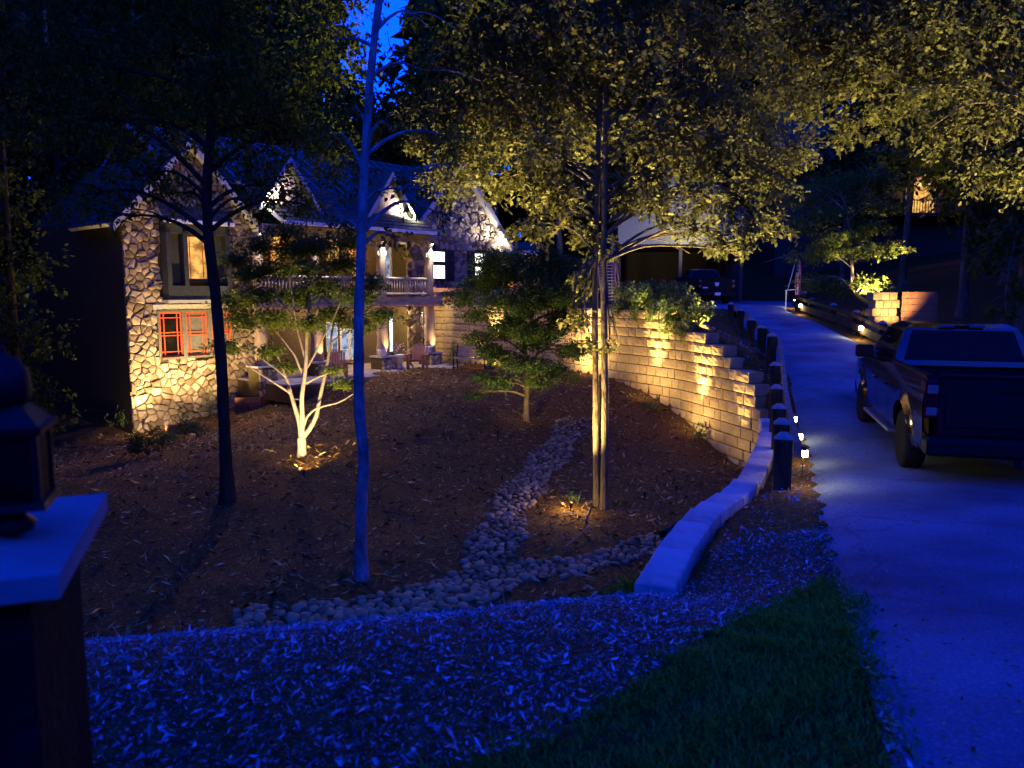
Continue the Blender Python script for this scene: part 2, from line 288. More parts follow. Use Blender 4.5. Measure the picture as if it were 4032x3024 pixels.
wl = spline(np.array(WALL), 34)[:, :2]; wl2 = np.vstack([[(-5, -10)], [(-1.6, 0)], wl, [(-12, 44)], [(-30, 70)]])
nrm = []
for i in range(len(wl2) - 1):
    d = wl2[i+1] - wl2[i]; nrm.append(np.array([d[1], -d[0]]) / np.linalg.norm(d))
def side(x, y):
    """signed distance to the wall line, + on the driveway side"""
    best = np.full(x.shape, 1e9); sg = np.zeros(x.shape)
    for i in range(len(wl2) - 1):
        a, b = wl2[i], wl2[i+1]; d = b - a
        t = np.clip(((x - a[0]) * d[0] + (y - a[1]) * d[1]) / (d @ d), 0, 1)
        qx, qy = x - a[0] - t * d[0], y - a[1] - t * d[1]; r = np.hypot(qx, qy)
        s_ = np.sign(qx * nrm[i][0] + qy * nrm[i][1]); m = r < best - 1e-6; best = np.where(m, r, best); sg = np.where(m, s_, sg)
    return best * sg
def inpoly(x, y, poly):
    ins = np.zeros(x.shape, bool); n = len(poly)
    for i in range(n):
        x1, y1 = poly[i][:2]; x2, y2 = poly[(i+1) % n][:2]
        if y1 == y2: continue
        c = ((y1 > y) != (y2 > y)) & (x < (x2 - x1) * (y - y1) / (y2 - y1) + x1); ins ^= c
    return ins
DRIVE = LE + RE[::-1]
def height(x, y, smooth=True):
    x = np.asarray(x, float); y = np.asarray(y, float)
    wdt = np.maximum(.12, np.maximum(2.2 * np.clip((6.2 - y) / 3, 0, 1), 6 * np.clip((y - 36) / 8, 0, 1)))
    w = np.clip((side(x, y) - .3) / wdt * .5 + .5, 0, 1); w = w * w * (3 - 2 * w)
    z = fA(x, y) * (1 - w) + fB(x, y) * w
    r = np.hypot(x, y - 20); k = np.clip((r - 38) / 40, 0, 1); k = k * k * (3 - 2 * k)
    far = 1.5 + .05 * np.clip(y, -50, 200); far = np.where(y < 0, -1.6, far)
    z = z * (1 - k) + far * k
    if smooth:
        bump = .05 * np.sin(x * 1.7 + 1.3 * np.sin(y * .9)) * np.sin(y * 1.4 + x * .6) + .02 * np.sin(x * 5.1 + y * 3.3) * np.sin(y * 4.7 - x * 2.2)
        z = z + bump * np.where(y > 7.5, 1, .35) * (1 - w * .6)
    return z
def gz(x, y): return float(height(np.array([x]), np.array([y]))[0])
def gpt(px, py, lo=1.5, hi=60):
    """where the view ray through a pixel meets the ground"""
    Y = np.arange(lo, hi, .05); u, v = (px - 512) / FPX, (384 - py) / FPX; yc, zc = v * sp + cp, v * cp - sp
    X = u / yc * Y; Z = zc / yc * Y; h = height(X, Y); i = int(np.argmax(h >= Z)) if (h >= Z).any() else len(Y) - 1
    return Vector((X[i], Y[i], h[i]))
xs = np.unique(np.round(np.r_[np.linspace(-400, -60, 12), np.linspace(-60, -20, 30), np.arange(-20, 19, .22), np.linspace(19, 60, 30), np.linspace(60, 400, 12)], 3))
ys = np.unique(np.round(np.r_[np.linspace(-300, -12, 10), np.linspace(-12, 0, 14), np.arange(0, 40, .22), np.linspace(40, 80, 30), np.linspace(80, 600, 14)], 3))
GX, GY = np.meshgrid(xs, ys); GZ = height(GX, GY)
LA, RA = np.array(LE), np.array(RE)
xl, xr = np.interp(GY, LA[:, 1], LA[:, 0]), np.interp(GY, RA[:, 1], RA[:, 0]); zl, zr_ = np.interp(GY, LA[:, 1], LA[:, 2]), np.interp(GY, RA[:, 1], RA[:, 2])
uu = np.clip((GX - xl) / (xr - xl), 0, 1); zd = zl * (1 - uu) + zr_ * uu; out_ = np.maximum(xl - GX, GX - xr); okr = (GY > -7) & (GY < 49)
GZ = np.where(okr & (out_ < -.12), zd - .35, np.where(okr & (out_ < .7), np.minimum(GZ, zd - .03 + .02 * np.clip(out_, 0, 1)), GZ))
nx, ny = len(xs), len(ys)
idx = np.arange(nx * ny).reshape(ny, nx)
F = np.stack([idx[:-1, :-1], idx[:-1, 1:], idx[1:, 1:], idx[1:, :-1]], -1).reshape(-1, 4)
me = bpy.data.meshes.new('ground'); me.vertices.add(nx * ny); me.vertices.foreach_set('co', np.stack([GX, GY, GZ], -1).astype(np.float32).ravel())
me.loops.add(len(F) * 4); me.loops.foreach_set('vertex_index', F.astype(np.int32).ravel()); me.polygons.add(len(F)); me.polygons.foreach_set('loop_start', np.arange(0, len(F)*4, 4, dtype=np.int32))
me.polygons.foreach_set('use_smooth', np.ones(len(F), bool)); me.update(calc_edges=True); me.materials.append(M['mulch'])
tag(link('ground', me), 'dark mulched ground of the sunken garden and the wooded slopes', kind='structure')

# driveway sheet, crowned slightly, with a ragged edge
nL = 220; sl, sr = spline(LE, nL), spline(RE, nL); mb = MB(); cols_ = 14
rag = np.convolve(rng.normal(0, 1, nL + 8), np.ones(5) / 5, 'valid')[:nL] * .03
for i in range(nL):
    for j in range(cols_ + 1):
        u = j / cols_; p = sl[i] * (1 - u) + sr[i] * u; ex = rag[i] if j == 0 else 0
        mb.v.append((p[0] + ex, p[1], p[2] + .03 + .05 * math.sin(math.pi * u) - (.07 if j in (0, cols_) else 0)))
for i in range(nL - 1):
    for j in range(cols_): a = i * (cols_ + 1) + j; mb.f.append((a, a + 1, a + cols_ + 2, a + cols_ + 1)); mb.m.append(0)
tag(mb.build('driveway', M['drive'], smooth=True), 'pale chip-sealed driveway climbing to the garage', kind='structure')
def drive_edge(y, right=False):
    P = sr if right else sl; return Vector((np.interp(y, P[:, 1], P[:, 0]), y, np.interp(y, P[:, 1], P[:, 2])))

# ------------------------------------------------------------------ retaining wall of split-face blocks
CH = .27; BD = .42
Wp = np.array(WALL); WS = spline(Wp, 420); wt = np.r_[0, np.cumsum(np.linalg.norm(np.diff(WS[:, :2], axis=0), axis=1))]; WLEN = wt[-1]
def wpos(s): return np.array([np.interp(s, wt, WS[:, k]) for k in range(4)])
def wang(s): a, b = wpos(max(0, s - .15)), wpos(min(WLEN, s + .15)); return math.atan2(b[1] - a[1], b[0] - a[0])
def block_mesh(w, seed):
    r_ = random.Random(seed); nx_, nz_ = 5, 4; mb = MB(); g = .011; H = CH
    for k in range(nz_ + 1):
        for j in range(nx_ + 1):
            edge = j in (0, nx_) or k in (0, nz_)
            mb.v.append((-w/2 + g + (w - 2*g) * j / nx_, (-.016 if edge else r_.uniform(-.002, .016)), g + (H - 2*g) * k / nz_))
    for k in range(nz_):
        for j in range(nx_): a = k * (nx_ + 1) + j; mb.f.append((a, a + nx_ + 1, a + nx_ + 2, a + 1)); mb.m.append(0)
    b = len(mb.v); fr = [0, nx_, (nz_ + 1) * (nx_ + 1) - 1, nz_ * (nx_ + 1)]
    q = [(-w/2 + g, -BD, g), (w/2 - g, -BD, g), (w/2 - g, -BD, H - g), (-w/2 + g, -BD, H - g)]; mb.v += q
    mb.f += [tuple(b + i for i in (0, 1, 2, 3)), (b, *range(0, nx_ + 1), b + 1), (b + 3, b + 2, *range(fr[2], fr[3] - 1, -1)),
             (b, b + 3, *[k * (nx_ + 1) for k in range(nz_, -1, -1)]), (b + 1, *[k * (nx_ + 1) + nx_ for k in range(nz_ + 1)], b + 2)]; mb.m += [0] * 5
    return mb
WID = (.3, .42, .52, .6); BM = {w: [block_mesh(w, 31 * i + k).mesh('block', M['block']) for k in range(4)] for i, w in enumerate(WID)}
rw = empty('retaining_wall', (3.95, 22.5, -3.05), 0, 'tall curved retaining wall of tan split-face blocks with a stepped top', 'retaining wall')
inv = Matrix.Translation(-Vector(rw.location))
sNear = float(np.interp(16.6, WS[:, 1], wt)); allb = []; r_ = random.Random(5); z0 = -4.62; tops = {}
for k in range(18):
    zc = z0 + k * CH; s = r_.uniform(0, .3)
    while s < WLEN:
        w = r_.choice(WID); c = s + w / 2; s += w
        if c > WLEN: break
        p = wpos(c)
        if zc + CH > p[2] + (.05 if c > sNear + .3 else -.12) or zc + CH < p[3] - .15: continue
        allb.append((c, zc, w)); 
vis = sorted([b for b in allb if b[0] > sNear], key=lambda b: wpos(b[0])[1])
rest = [b for b in allb if b[0] <= sNear] + vis[300:]
def bmat(c, zc, k): p = wpos(c); a = wang(c); off = -.005 * (zc - z0) / CH; nA = Vector((-math.sin(a), math.cos(a), 0)); return Matrix.Translation(Vector((p[0], p[1], zc)) + nA * off) @ Matrix.Rotation(a, 4, 'Z')
for c, zc, w in vis[:300]:
    o = link('block', r_.choice(BM[w]), rw); o.matrix_local = inv @ bmat(c, zc, 0)
mb = MB()
for c, zc, w in rest:
    b = block_mesh(w, r_.randrange(999)); mb.add(b.v, b.f, 0, inv @ bmat(c, zc, 0))
tag(mb.build('block_courses', M['block'], rw), kind='stuff')
# flat cap slabs on the low near stretch
s = 0
while s < sNear + .2:
    w = r_.uniform(.42, .56); c = s + w / 2; s += w + .016; p = wpos(c); a = wang(c)
    zt = p[2] - .03 - (.06 if c > sNear * .42 else 0)
    b = MB().box(-w/2, w/2, -.33, .02, -.24, .085, bev=.016); m4 = inv @ Matrix.Translation((p[0], p[1], zt + r_.uniform(-.006, .012))) @ Matrix.Rotation(a + r_.uniform(-.03, .03), 4, 'Z')
    o = b.build('cap_stone', M['cap'], rw); o.matrix_local = m4
# ------------------------------------------------------------------ dry creek bed
def gline(pts): return [gpt(*p) for p in pts]
CREEK = [(gline([(578, 418), (562, 440), (540, 468), (515, 500), (497, 535), (484, 565), (470, 590)]), .38), (gline([(500, 577), (450, 596), (390, 606), (330, 617), (270, 626), (235, 630)]), .5), (gline([(484, 572), (545, 572), (600, 562), (640, 550), (668, 543)]), .36)]
def ico_stone(seed, sub=2):
    import bmesh
    bm = bmesh.new(); bmesh.ops.create_icosphere(bm, subdivisions=sub, radius=1); r = random.Random(seed)
    ph = [r.uniform(0, 6) for _ in range(6)]; sx, sy, sz = 1, r.uniform(.65, .9), r.uniform(.42, .62)
    for v in bm.verts:
        c = v.co; k = 1 + .1 * math.sin(2.1 * c.x + ph[0]) + .1 * math.sin(2.4 * c.y + ph[1]) + .08 * math.sin(3 * c.z + ph[2] + c.x)
        v.co = Vector((c.x * sx, c.y * sy, c.z * sz)) * k
    me = bpy.data.meshes.new('stone'); bm.to_mesh(me); bm.free(); me.materials.append(M['river']); me.polygons.foreach_set('use_smooth', [True] * len(me.polygons)); return me
SM = [ico_stone(i) for i in range(10)]; SM1 = [ico_stone(i, 1) for i in range(10)]
cr = empty('creek_bed', tuple(CREEK[0][0][-1]), 0, 'dry creek bed of rounded river stones winding through the dark mulch', 'creek bed')
st = []; cell = {}
for path, hw in CREEK:
    L = sum((path[i+1] - path[i]).length for i in range(len(path) - 1)); nt_ = int(L * hw * 2 / .0052)
    P = np.array([tuple(p) for p in path]); tl = np.r_[0, np.cumsum(np.linalg.norm(np.diff(P[:, :2], axis=0), axis=1))]
    for _ in range(nt_ * 4):
        q = r_.uniform(0, tl[-1]); c = [np.interp(q, tl, P[:, k]) for k in range(2)]; i = min(np.searchsorted(tl, q), len(tl) - 1); i = max(i, 1); d = P[i, :2] - P[i-1, :2]; d /= np.linalg.norm(d)
        o_ = r_.uniform(-1, 1) * hw * (1 + .25 * math.sin(q * 2.3)); x, y = c[0] - d[1] * o_, c[1] + d[0] * o_; rad = r_.choice((.045, .055, .06, .065, .08)) * (1.15 if y < 10 else 1)
        if side(np.array([x]), np.array([y]))[0] > -.15: continue
        key = (int(x / .15), int(y / .15)); ok = True
        for ii in (-1, 0, 1):
            for jj in (-1, 0, 1):
                for (a, b, rr) in cell.get((key[0] + ii, key[1] + jj), ()):
                    if (a - x)**2 + (b - y)**2 < (.78 * (rr + rad))**2: ok = False
        if ok: cell.setdefault(key, []).append((x, y, rad)); st.append((x, y, rad))
st.sort(key=lambda q: -q[2] / q[1]); cl = Vector(cr.location)
zst = height(np.array([q[0] for q in st]), np.array([q[1] for q in st])); mb = MB()
for n_, (x, y, rad) in enumerate(st):
    m4 = Matrix.Translation(Vector((x, y, zst[n_] + rad * .22)) - cl) @ Matrix.Rotation(r_.uniform(0, 6.3), 4, 'Z') @ Matrix.Rotation(r_.uniform(-.4, .4), 4, 'X') @ Matrix.Scale(rad * 1.12, 4)
    sm = r_.choice(SM if n_ < 300 else SM1)
    if n_ < 300: o = link('stone', sm, cr); o.matrix_local = m4
    else: mb.add([v.co for v in sm.vertices], [tuple(p.vertices) for p in sm.polygons], 0, m4)
tag(mb.build('smaller_stones', M['iriver'], cr, smooth=True), kind='stuff')
def in_creek(x, y):
    m = np.zeros(x.shape, bool)
    for path, hw in CREEK:
        P = np.array([tuple(p) for p in path])[:, :2]
        for i in range(len(P) - 1):
            a, d = P[i], P[i+1] - P[i]; t = np.clip(((x - a[0]) * d[0] + (y - a[1]) * d[1]) / (d @ d), 0, 1); m |= np.hypot(x - a[0] - t * d[0], y - a[1] - t * d[1]) < hw * .85
    return m
# black corrugated drain pipe mouth among the stones
dp = gpt(664, 542); mb = MB(); ax = Vector((.62, .75, .06)).normalized(); n = 16
pts = [dp + Vector((0, 0, .1)) + ax * (i * .03) for i in range(22)]; mb.tube(pts, [.1 if i % 2 else .088 for i in range(22)], n, cap=False); mb.tube([p for p in pts[::-1]], .075, n, cap=False)
tag(mb.build('drain_pipe', M['pipe']), 'black corrugated drain pipe end lying on the creek stones', 'pipe')

# ------------------------------------------------------------------ mulch chips and grass
GRASS = [(-.55, 2.5), (.15, 2.85), (.6, 3.5), (1.4, 4.63), (2.4, 5.75), (2.3, 5.0), (1.25, 2.3), (.45, 0), (-1.2, 0), (-.9, 1.8)]
def chips(n, x0, x1, y0, y1, smin, smax, tilt, seed, ok):
    g = np.random.default_rng(seed); x = g.uniform(x0, x1, n); y = y0 + (y1 - y0) * g.random(n) ** 1.25; k = ok(x, y); x, y = x[k], y[k]; n = len(x); z = height(x, y)
    L = smin + (smax - smin) * g.random(n) ** 8; w = np.maximum(.003, L * g.uniform(.07, .26, n)); a = g.uniform(0, 2*np.pi, n); t = g.normal(0, tilt, n); ro = g.normal(0, .5, n)
    D = np.stack([np.cos(a) * np.cos(t), np.sin(a) * np.cos(t), np.sin(t)], -1); S = np.stack([-np.sin(a) * np.cos(ro), np.cos(a) * np.cos(ro), np.sin(ro)], -1)
    P = np.stack([x, y, z + .006 + .5 * L * np.abs(np.sin(t)) * .6 + g.uniform(0, .02, n)], -1); L = L[:, None]; w = w[:, None]
    q = [g.uniform(.2, 1, (n, 1)) for _ in range(6)]; bend = g.normal(0, .12, (n, 1)) * L; up = np.array([0, 0, 1.])
    return np.stack([P - D*L/2*q[0] - S*w/2*q[1], P + D*L*.12 - S*w/2*(.6 + .5*q[2]) + up*bend, P + D*L/2 - S*w/2*q[3]*.4, P + D*L/2*q[4] + S*w/2*q[5], P - D*L*.1 + S*w/2*(.6 + .5*q[1]) + up*bend, P - D*L/2 + S*w/2*q[2]*.4], 1)
def ok_near(x, y): return (~inpoly(x, y, GRASS)) & (~inpoly(x, y, [(p[0] + .05, p[1]) for p in LE] + RE[::-1])) & ((side(x, y) > .5) | (y < 6.6))
o = tag(link('wood_chips', fast_mesh('wood_chips', chips(260000, -4.5, 4.5, 1.2, 7.5, .011, .1, .32, 1, ok_near)[:, [0, 1, 3, 4]], 4, M['pchip'])), 'pale weathered wood chips strewn over the near bank', 'wood chips', kind='stuff')
def ok_bowl(x, y): return (side(x, y) < -.1) & (y > 5.2) & (~in_creek(x, y)) & ~inpoly(x, y, [(-12, 23.6), (-3, 31), (-8, 40), (-20, 30)])
o = tag(link('bark_mulch', fast_mesh('bark_mulch', chips(110000, -13, 6, 5.4, 30, .04, .24, .3, 2, ok_bowl), 6, M['chip'])), 'dark reddish bark mulch covering the sunken garden', 'mulch', kind='stuff')
def ok_strip(x, y): return (side(x, y) > .5) & (~inpoly(x, y, DRIVE)) & (x < 7.5)
o = tag(link('bank_mulch', fast_mesh('bank_mulch', chips(22000, 1.5, 8, 7, 24, .03, .13, .3, 3, ok_strip), 6, M['pchip'])), 'shredded mulch on the strip between wall and driveway', 'mulch', kind='stuff')
def grass_mesh(n, poly, h0, h1, seed, name):
    g = np.random.default_rng(seed); P = np.array(poly); x = g.uniform(P[:, 0].min() - .1, P[:, 0].max() + .1, n); y = g.uniform(P[:, 1].min(), P[:, 1].max() + .1, n)
    jx, jy = x + g.normal(0, .07, n), y + g.normal(0, .07, n); k = inpoly(jx, jy, poly); x, y = x[k], y[k]; n = len(x); z = height(x, y)
    h = g.uniform(h0, h1, n) * (.7 + .5 * np.sin(x * 4 + 2 * np.sin(y * 3)) ** 2); a = g.uniform(0, 2*np.pi, n); l = g.uniform(.25, 1.1, n) * h; w = g.uniform(.003, .006, n)
    D = np.stack([np.cos(a), np.sin(a), 0*a], -1); S = np.stack([-np.sin(a), np.cos(a), 0*a], -1); B = np.stack([x, y, z - .01], -1); up = np.array([0, 0, 1.])
    l, h, w = l[:, None], h[:, None], w[:, None]; m1 = B + D*l*.3 + up*h*.65; tp = B + D*l + up*h
    return fast_mesh(name, np.stack([B - S*w, B + S*w, m1 + S*w*.8, tp, m1 - S*w*.8], 1), 5, M['grass'])
tag(link('grass', grass_mesh(85000, GRASS, .02, .055, 4, 'grass')), 'short green grass wedge beside the driveway mouth', 'grass', kind='stuff')
tag(link('grass', grass_mesh(2500, [(1.0, 8.2), (2.0, 9.6), (1.9, 10.6), (.9, 9.2)], .06, .16, 5, 'creek_grass')), 'thin dark grass tuft between creek stones and wall foot', 'grass', kind='stuff')

def litter(n, seed):
    g = np.random.default_rng(seed); y = 2 + 30 * g.random(n) ** 1.6; e = np.array([drive_edge(v) for v in y]); er = np.array([drive_edge(v, True) for v in y]); u = np.where(g.random(n) < .75, g.random(n) ** 3 * .22, g.random(n)); P = e * (1 - u[:, None]) + er * u[:, None]
    z = P[:, 2] + .036 + .05 * np.sin(np.pi * u); L = g.uniform(.006, .026, n); a = g.uniform(0, 6.3, n); w = L * g.uniform(.2, .5, n); D = np.stack([np.cos(a), np.sin(a), g.normal(0, .12, n)], -1) * L[:, None]; S = np.stack([-np.sin(a), np.cos(a), g.normal(0, .2, n)], -1) * w[:, None]; C = np.stack([P[:, 0], P[:, 1], z + .006], -1)
    return np.stack([C - D, C + S, C + D, C - S * .7], 1)
tag(link('driveway_litter', fast_mesh('driveway_litter', litter(3200, 12), 4, M['chip'])), 'bits of mulch and leaf litter scattered on the driveway', 'litter', kind='stuff')
# ------------------------------------------------------------------ trees and plants
TEMPL = {'oak': [(0, 0, 0), (.3, .3, .05), (.42, .1, 0), (.62, .36, .06), (.74, .12, 0), (1, 0, -.08), (.74, -.12, 0), (.62, -.36, .06), (.42, -.1, 0), (.3, -.3, .05)],
         'leaf': [(0, 0, 0), (.3, .27, .05), (.65, .22, .03), (1, 0, -.1), (.65, -.22, .03), (.3, -.27, .05)],
         'quad': [(0, 0, 0), (.42, .3, .05), (1, 0, -.06), (.42, -.3, .05)], 'needle': [(0, 0, 0), (.5, .09, 0), (1, 0, 0), (.5, -.09, 0)]}
def sprays(clumps, per, size, shape='quad', droop=.35, twig=.4, shell=.45, flat=0, seed=0, minz=None):
    """leaf polygons set along twigs inside ellipsoid clumps (x, y, z, rx, ry, rz)"""
    g = np.random.default_rng(seed); out = []
    T = np.array(TEMPL[shape])
    for c in clumps:
        c = np.array(c[:6], float); vol = c[3] * c[4] * c[5]; n = int(per * vol ** .72) + 8; m = 12; ntw = max(2, n // m)
        d = g.normal(0, 1, (ntw, 3)); d /= np.linalg.norm(d, axis=1)[:, None]; r = g.random((ntw, 1)) ** shell
        C = c[:3] + d * r * c[3:6] * (1 + .22 * np.sin(d[:, :1] * 5 + d[:, 1:2] * 7 + seed))
        ax = d * .8 + g.normal(0, .5, (ntw, 3)); ax[:, 2] = ax[:, 2] * (1 - flat) - droop; ax /= np.linalg.norm(ax, axis=1)[:, None]
        t = np.linspace(-.5, .5, m)[None, :, None]; P = C[:, None] + ax[:, None] * t * twig * np.minimum(1, c[3:6].mean()) + g.normal(0, .035, (ntw, m, 3)) * (1 + .8 * min(1.5, c[3]))
        D = ax[:, None] * .7 + g.normal(0, .6, (ntw, m, 3)); D[..., 2] = D[..., 2] * (1 - flat * .6) - droop * .6
        P, D = P.reshape(-1, 3), D.reshape(-1, 3); D /= np.linalg.norm(D, axis=1)[:, None]
        Nn = g.normal(0, .55, P.shape); Nn[:, 2] += 1; B = np.cross(D, Nn); B /= np.linalg.norm(B, axis=1)[:, None] + 1e-9; Nn = np.cross(B, D)
        s = size * g.uniform(.6, 1.25, (len(P), 1, 1))
        out.append(P[:, None] + s * (T[None, :, 0:1] * D[:, None] + T[None, :, 1:2] * B[:, None] + T[None, :, 2:3] * Nn[:, None]))
    V = np.concatenate(out)
    if minz is not None: V = V[V[:, 0, 2] > minz]
    return V, len(T)
def curve(pts, n):
    P = spline(np.array([tuple(p) for p in pts], float), n, 3); return [Vector(p) for p in P]
def tree(name, label, cat, trunk, r0, r1, clumps, per, size, shape, lmat, bmat, seed, droop=.35, twig=.4, group=None, start=.35, flat=0, limbs=True, rough=.06, sides=12, limbr=.35, shell=.45, flare=1.5):
    """trunk: world points bottom to top; clumps in world"""
    base = Vector(trunk[0]); t = empty(name, base, 0, label, cat, group); r_ = random.Random(seed); inv_ = lambda p: Vector(p) - base
    tp = curve(trunk, max(10, int((Vector(trunk[-1]) - base).length * 5))); n = len(tp)
    rad = [(r0 + (r1 - r0) * (i / (n - 1)) ** .9) * (1 + (flare - 1) * math.exp(-i / n * (tp[-1] - base).length / .3)) for i in range(n)]
    tp2 = [base - Vector((0, 0, .25))] + tp; mb = MB().tube([inv_(p) for p in tp2], [rad[0] * 1.05] + rad, sides, rough=rough, seed=seed)
    mb.build('trunk', bmat, t, smooth=True)
    if limbs:
        for c in clumps:
            cc = Vector(c[:3]); zt = [p.z for p in tp]; cand = [i for i in range(int(n * start), n)] or [n - 1]
            i = min(cand, key=lambda k: (tp[k] - cc).length + 1.2 * max(0, tp[k].z - cc.z + .25 * (tp[k] - cc).length)); a = tp[i]; L = (cc - a).length
            if L < .3: continue
            midp = a.lerp(cc, .5) + Vector((r_.uniform(-.1, .1), r_.uniform(-.1, .1), .12 + r_.uniform(-.08, .1))) * L
            pts = curve([a, a.lerp(midp, .55) + Vector((0, 0, .04 * L)), midp, cc], 12); ra = min(rad[i] * .6, .014 + limbr * .05 * L + .01)
            mb = MB().tube([inv_(p) for p in pts], [ra * (1 - .8 * k / 11) for k in range(12)], 7, rough=.08, seed=seed)
            for _ in range(4):
                k = r_.randrange(5, 12); q = pts[k]; e = cc + Vector((r_.gauss(0, .6) * c[3], r_.gauss(0, .6) * c[4], r_.gauss(0, .5) * c[5])); mm = q.lerp(e, .5) + Vector((r_.uniform(-.1, .1), r_.uniform(-.1, .1), .08)) * (e - q).length
                mb.tube([inv_(p) for p in curve([q, mm, e], 6)], [ra * .35 * (1 - .12 * j) for j in range(6)], 5, seed=seed)
            mb.build('limb', bmat, t, smooth=True)
    hi = [c for c in clumps if c[2] / max(1, c[1]) > .42]; lo = [c for c in clumps if c[2] / max(1, c[1]) <= .42]
    if hi:
        V, k = sprays(hi, per * .3, size * 2.1, 'quad', droop, twig, shell, flat, seed); link('upper_crown', fast_mesh('upper_crown', V - np.array(base), k, lmat), t)
    V, k = sprays(lo or clumps, per, size, shape, droop, twig, shell, flat, seed); V = V - np.array(base)
    link('crown', fast_mesh('crown', V, k, lmat), t); return t
def pc(lst, ry=1):
    """clumps from (px, py, Y, r[, rz])"""
    o = []
    for q in lst: p = pix(q[0], q[1], q[2]); r = q[3]; o.append((p.x, p.y, p.z, r, r * ry, q[4] if len(q) > 4 else r * .75))
    return o
def ptrunk(base, pts): return [base] + [pix(*p) for p in pts]

# the pair of lit trunks in the garden: two oaks standing side by side
bA = gpt(604, 509); Yo = bA.y
oakc = pc([(445, 120, 15.2, 1), (472, 155, 14.8, .9), (482, 95, 15, 1), (505, 180, 14, .8), (520, 95, 14, 1.1), (545, 150, 13, .9), (562, 208, 13.4, .62), (532, 228, 13, .55), (578, 55, 13.8, 1.1), (440, 185, 15, .6), (500, 25, 14, 1.1), (545, 20, 13, 1), (470, 60, 15, .9), (520, 140, 14.6, .9), (575, 120, 14.6, .9), (465, 100, 16, .8), (425, 140, 15.5, .6),
            (560, -70, 13.5, 1.4), (480, -60, 14, 1.3), (480, -220, 13, 2), (590, -330, 12, 2.2), (400, -330, 13, 2), (520, -600, 11, 2.4), (300, -760, 9.5, 2.2), (583, 285, 13.9, .4), (574, 318, 13.7, .36), (590, 345, 13.6, .26), (588, 235, 14.2, .5), (548, 195, 14, .7)])
oakd = pc([(600, 120, 14.8, .9), (632, 62, 13.6, 1.1), (642, 140, 14, 1), (655, 190, 14.2, .8), (692, 100, 15, 1.1), (702, 165, 15, .95), (728, 205, 15, .7), (748, 120, 16, 1.1), (762, 180, 16, .95), (694, 232, 14.5, .5), (722, 244, 14.8, .5), (748, 232, 15.2, .55), (668, 218, 14.2, .36), (738, 250, 15, .42), (790, 150, 17, .9), (785, 90, 17, 1), (742, 50, 16, 1.1), (690, 30, 15.5, 1.1), (640, 0, 14, 1.2), (625, 200, 14, .45),
            (652, 205, 13.8, .4), (772, 225, 16, .55), (700, 205, 14, .6), (650, -70, 14, 1.4), (690, -220, 14, 2), (790, -160, 15.5, 1.8), (740, -340, 13, 2), (680, -620, 11, 2.4), (560, -900, 9.5, 2.4), (740, -50, 15.5, 1.4), (665, 150, 15.5, .9), (720, 140, 14.2, .7), (610, 345, 13.7, .18), (604, 250, 13.9, .35)])
sc85 = lambda L: [(*c[:3], c[3] * .8, c[4] * .8, c[5] * .72) for c in L]; oakc, oakd = sc85(oakc), sc85(oakd)
oak1 = tree('oak_tree', 'left of the two close-set lit oak trunks standing beside the creek stones', 'tree', ptrunk(gpt(597, 506) , [(596, 400, Yo + .1), (595, 300, Yo + .15), (597, 200, Yo + .2), (600, 100, Yo + .2), (605, -20, Yo + .3), (600, -150, Yo + .3)]), .066, .035, oakc, 2500, .115, 'oak', M['oak'], M['bark'], 3, start=.4, twig=.55, flare=1.2)
oak2 = tree('oak_tree', 'right of the two close-set lit oak trunks, rough pale bark in lamp light', 'tree', ptrunk(bA, [(605, 420, Yo), (604, 300, Yo), (604, 200, Yo), (606, 100, Yo), (602, -20, Yo), (610, -150, Yo)]), .07, .035, oakd, 2500, .115, 'oak', M['oak'], M['bark'], 4, start=.4, twig=.55, flare=1.2)
# slender leaning trunk catching the dusk light
b2 = gpt(362, 579); Y2 = b2.y
tree('slender_tree', 'slender crooked grey trunk catching blue dusk light at the creek edge', 'tree', ptrunk(b2, [(361, 510, Y2), (364, 465, Y2), (360, 415, Y2), (359, 320, Y2), (362, 230, Y2 + .1), (366, 140, Y2 + .2), (372, 60, Y2 + .3), (378, 10, Y2 + .4), (392, -60, Y2 + .5)]), .085, .045,
     pc([(345, 110, 11, .7), (330, 40, 11.5, .7), (425, 70, 11, .55), (440, 140, 11.2, .5), (408, 190, 10.6, .4), (350, 180, 11, .5), (340, 225, 11, .35), (430, 20, 11, .5), (390, 130, 11.5, .45), (330, 150, 12, .6), (460, -20, 11, .6), (320, -30, 11, .8), (445, 215, 11.5, .3), (395, 235, 11, .25)]), 1500, .08, 'leaf', M['leaf'], M['gbark'], 5, start=.5, twig=.45, limbr=.25, flare=1.25, rough=.09, sides=18)
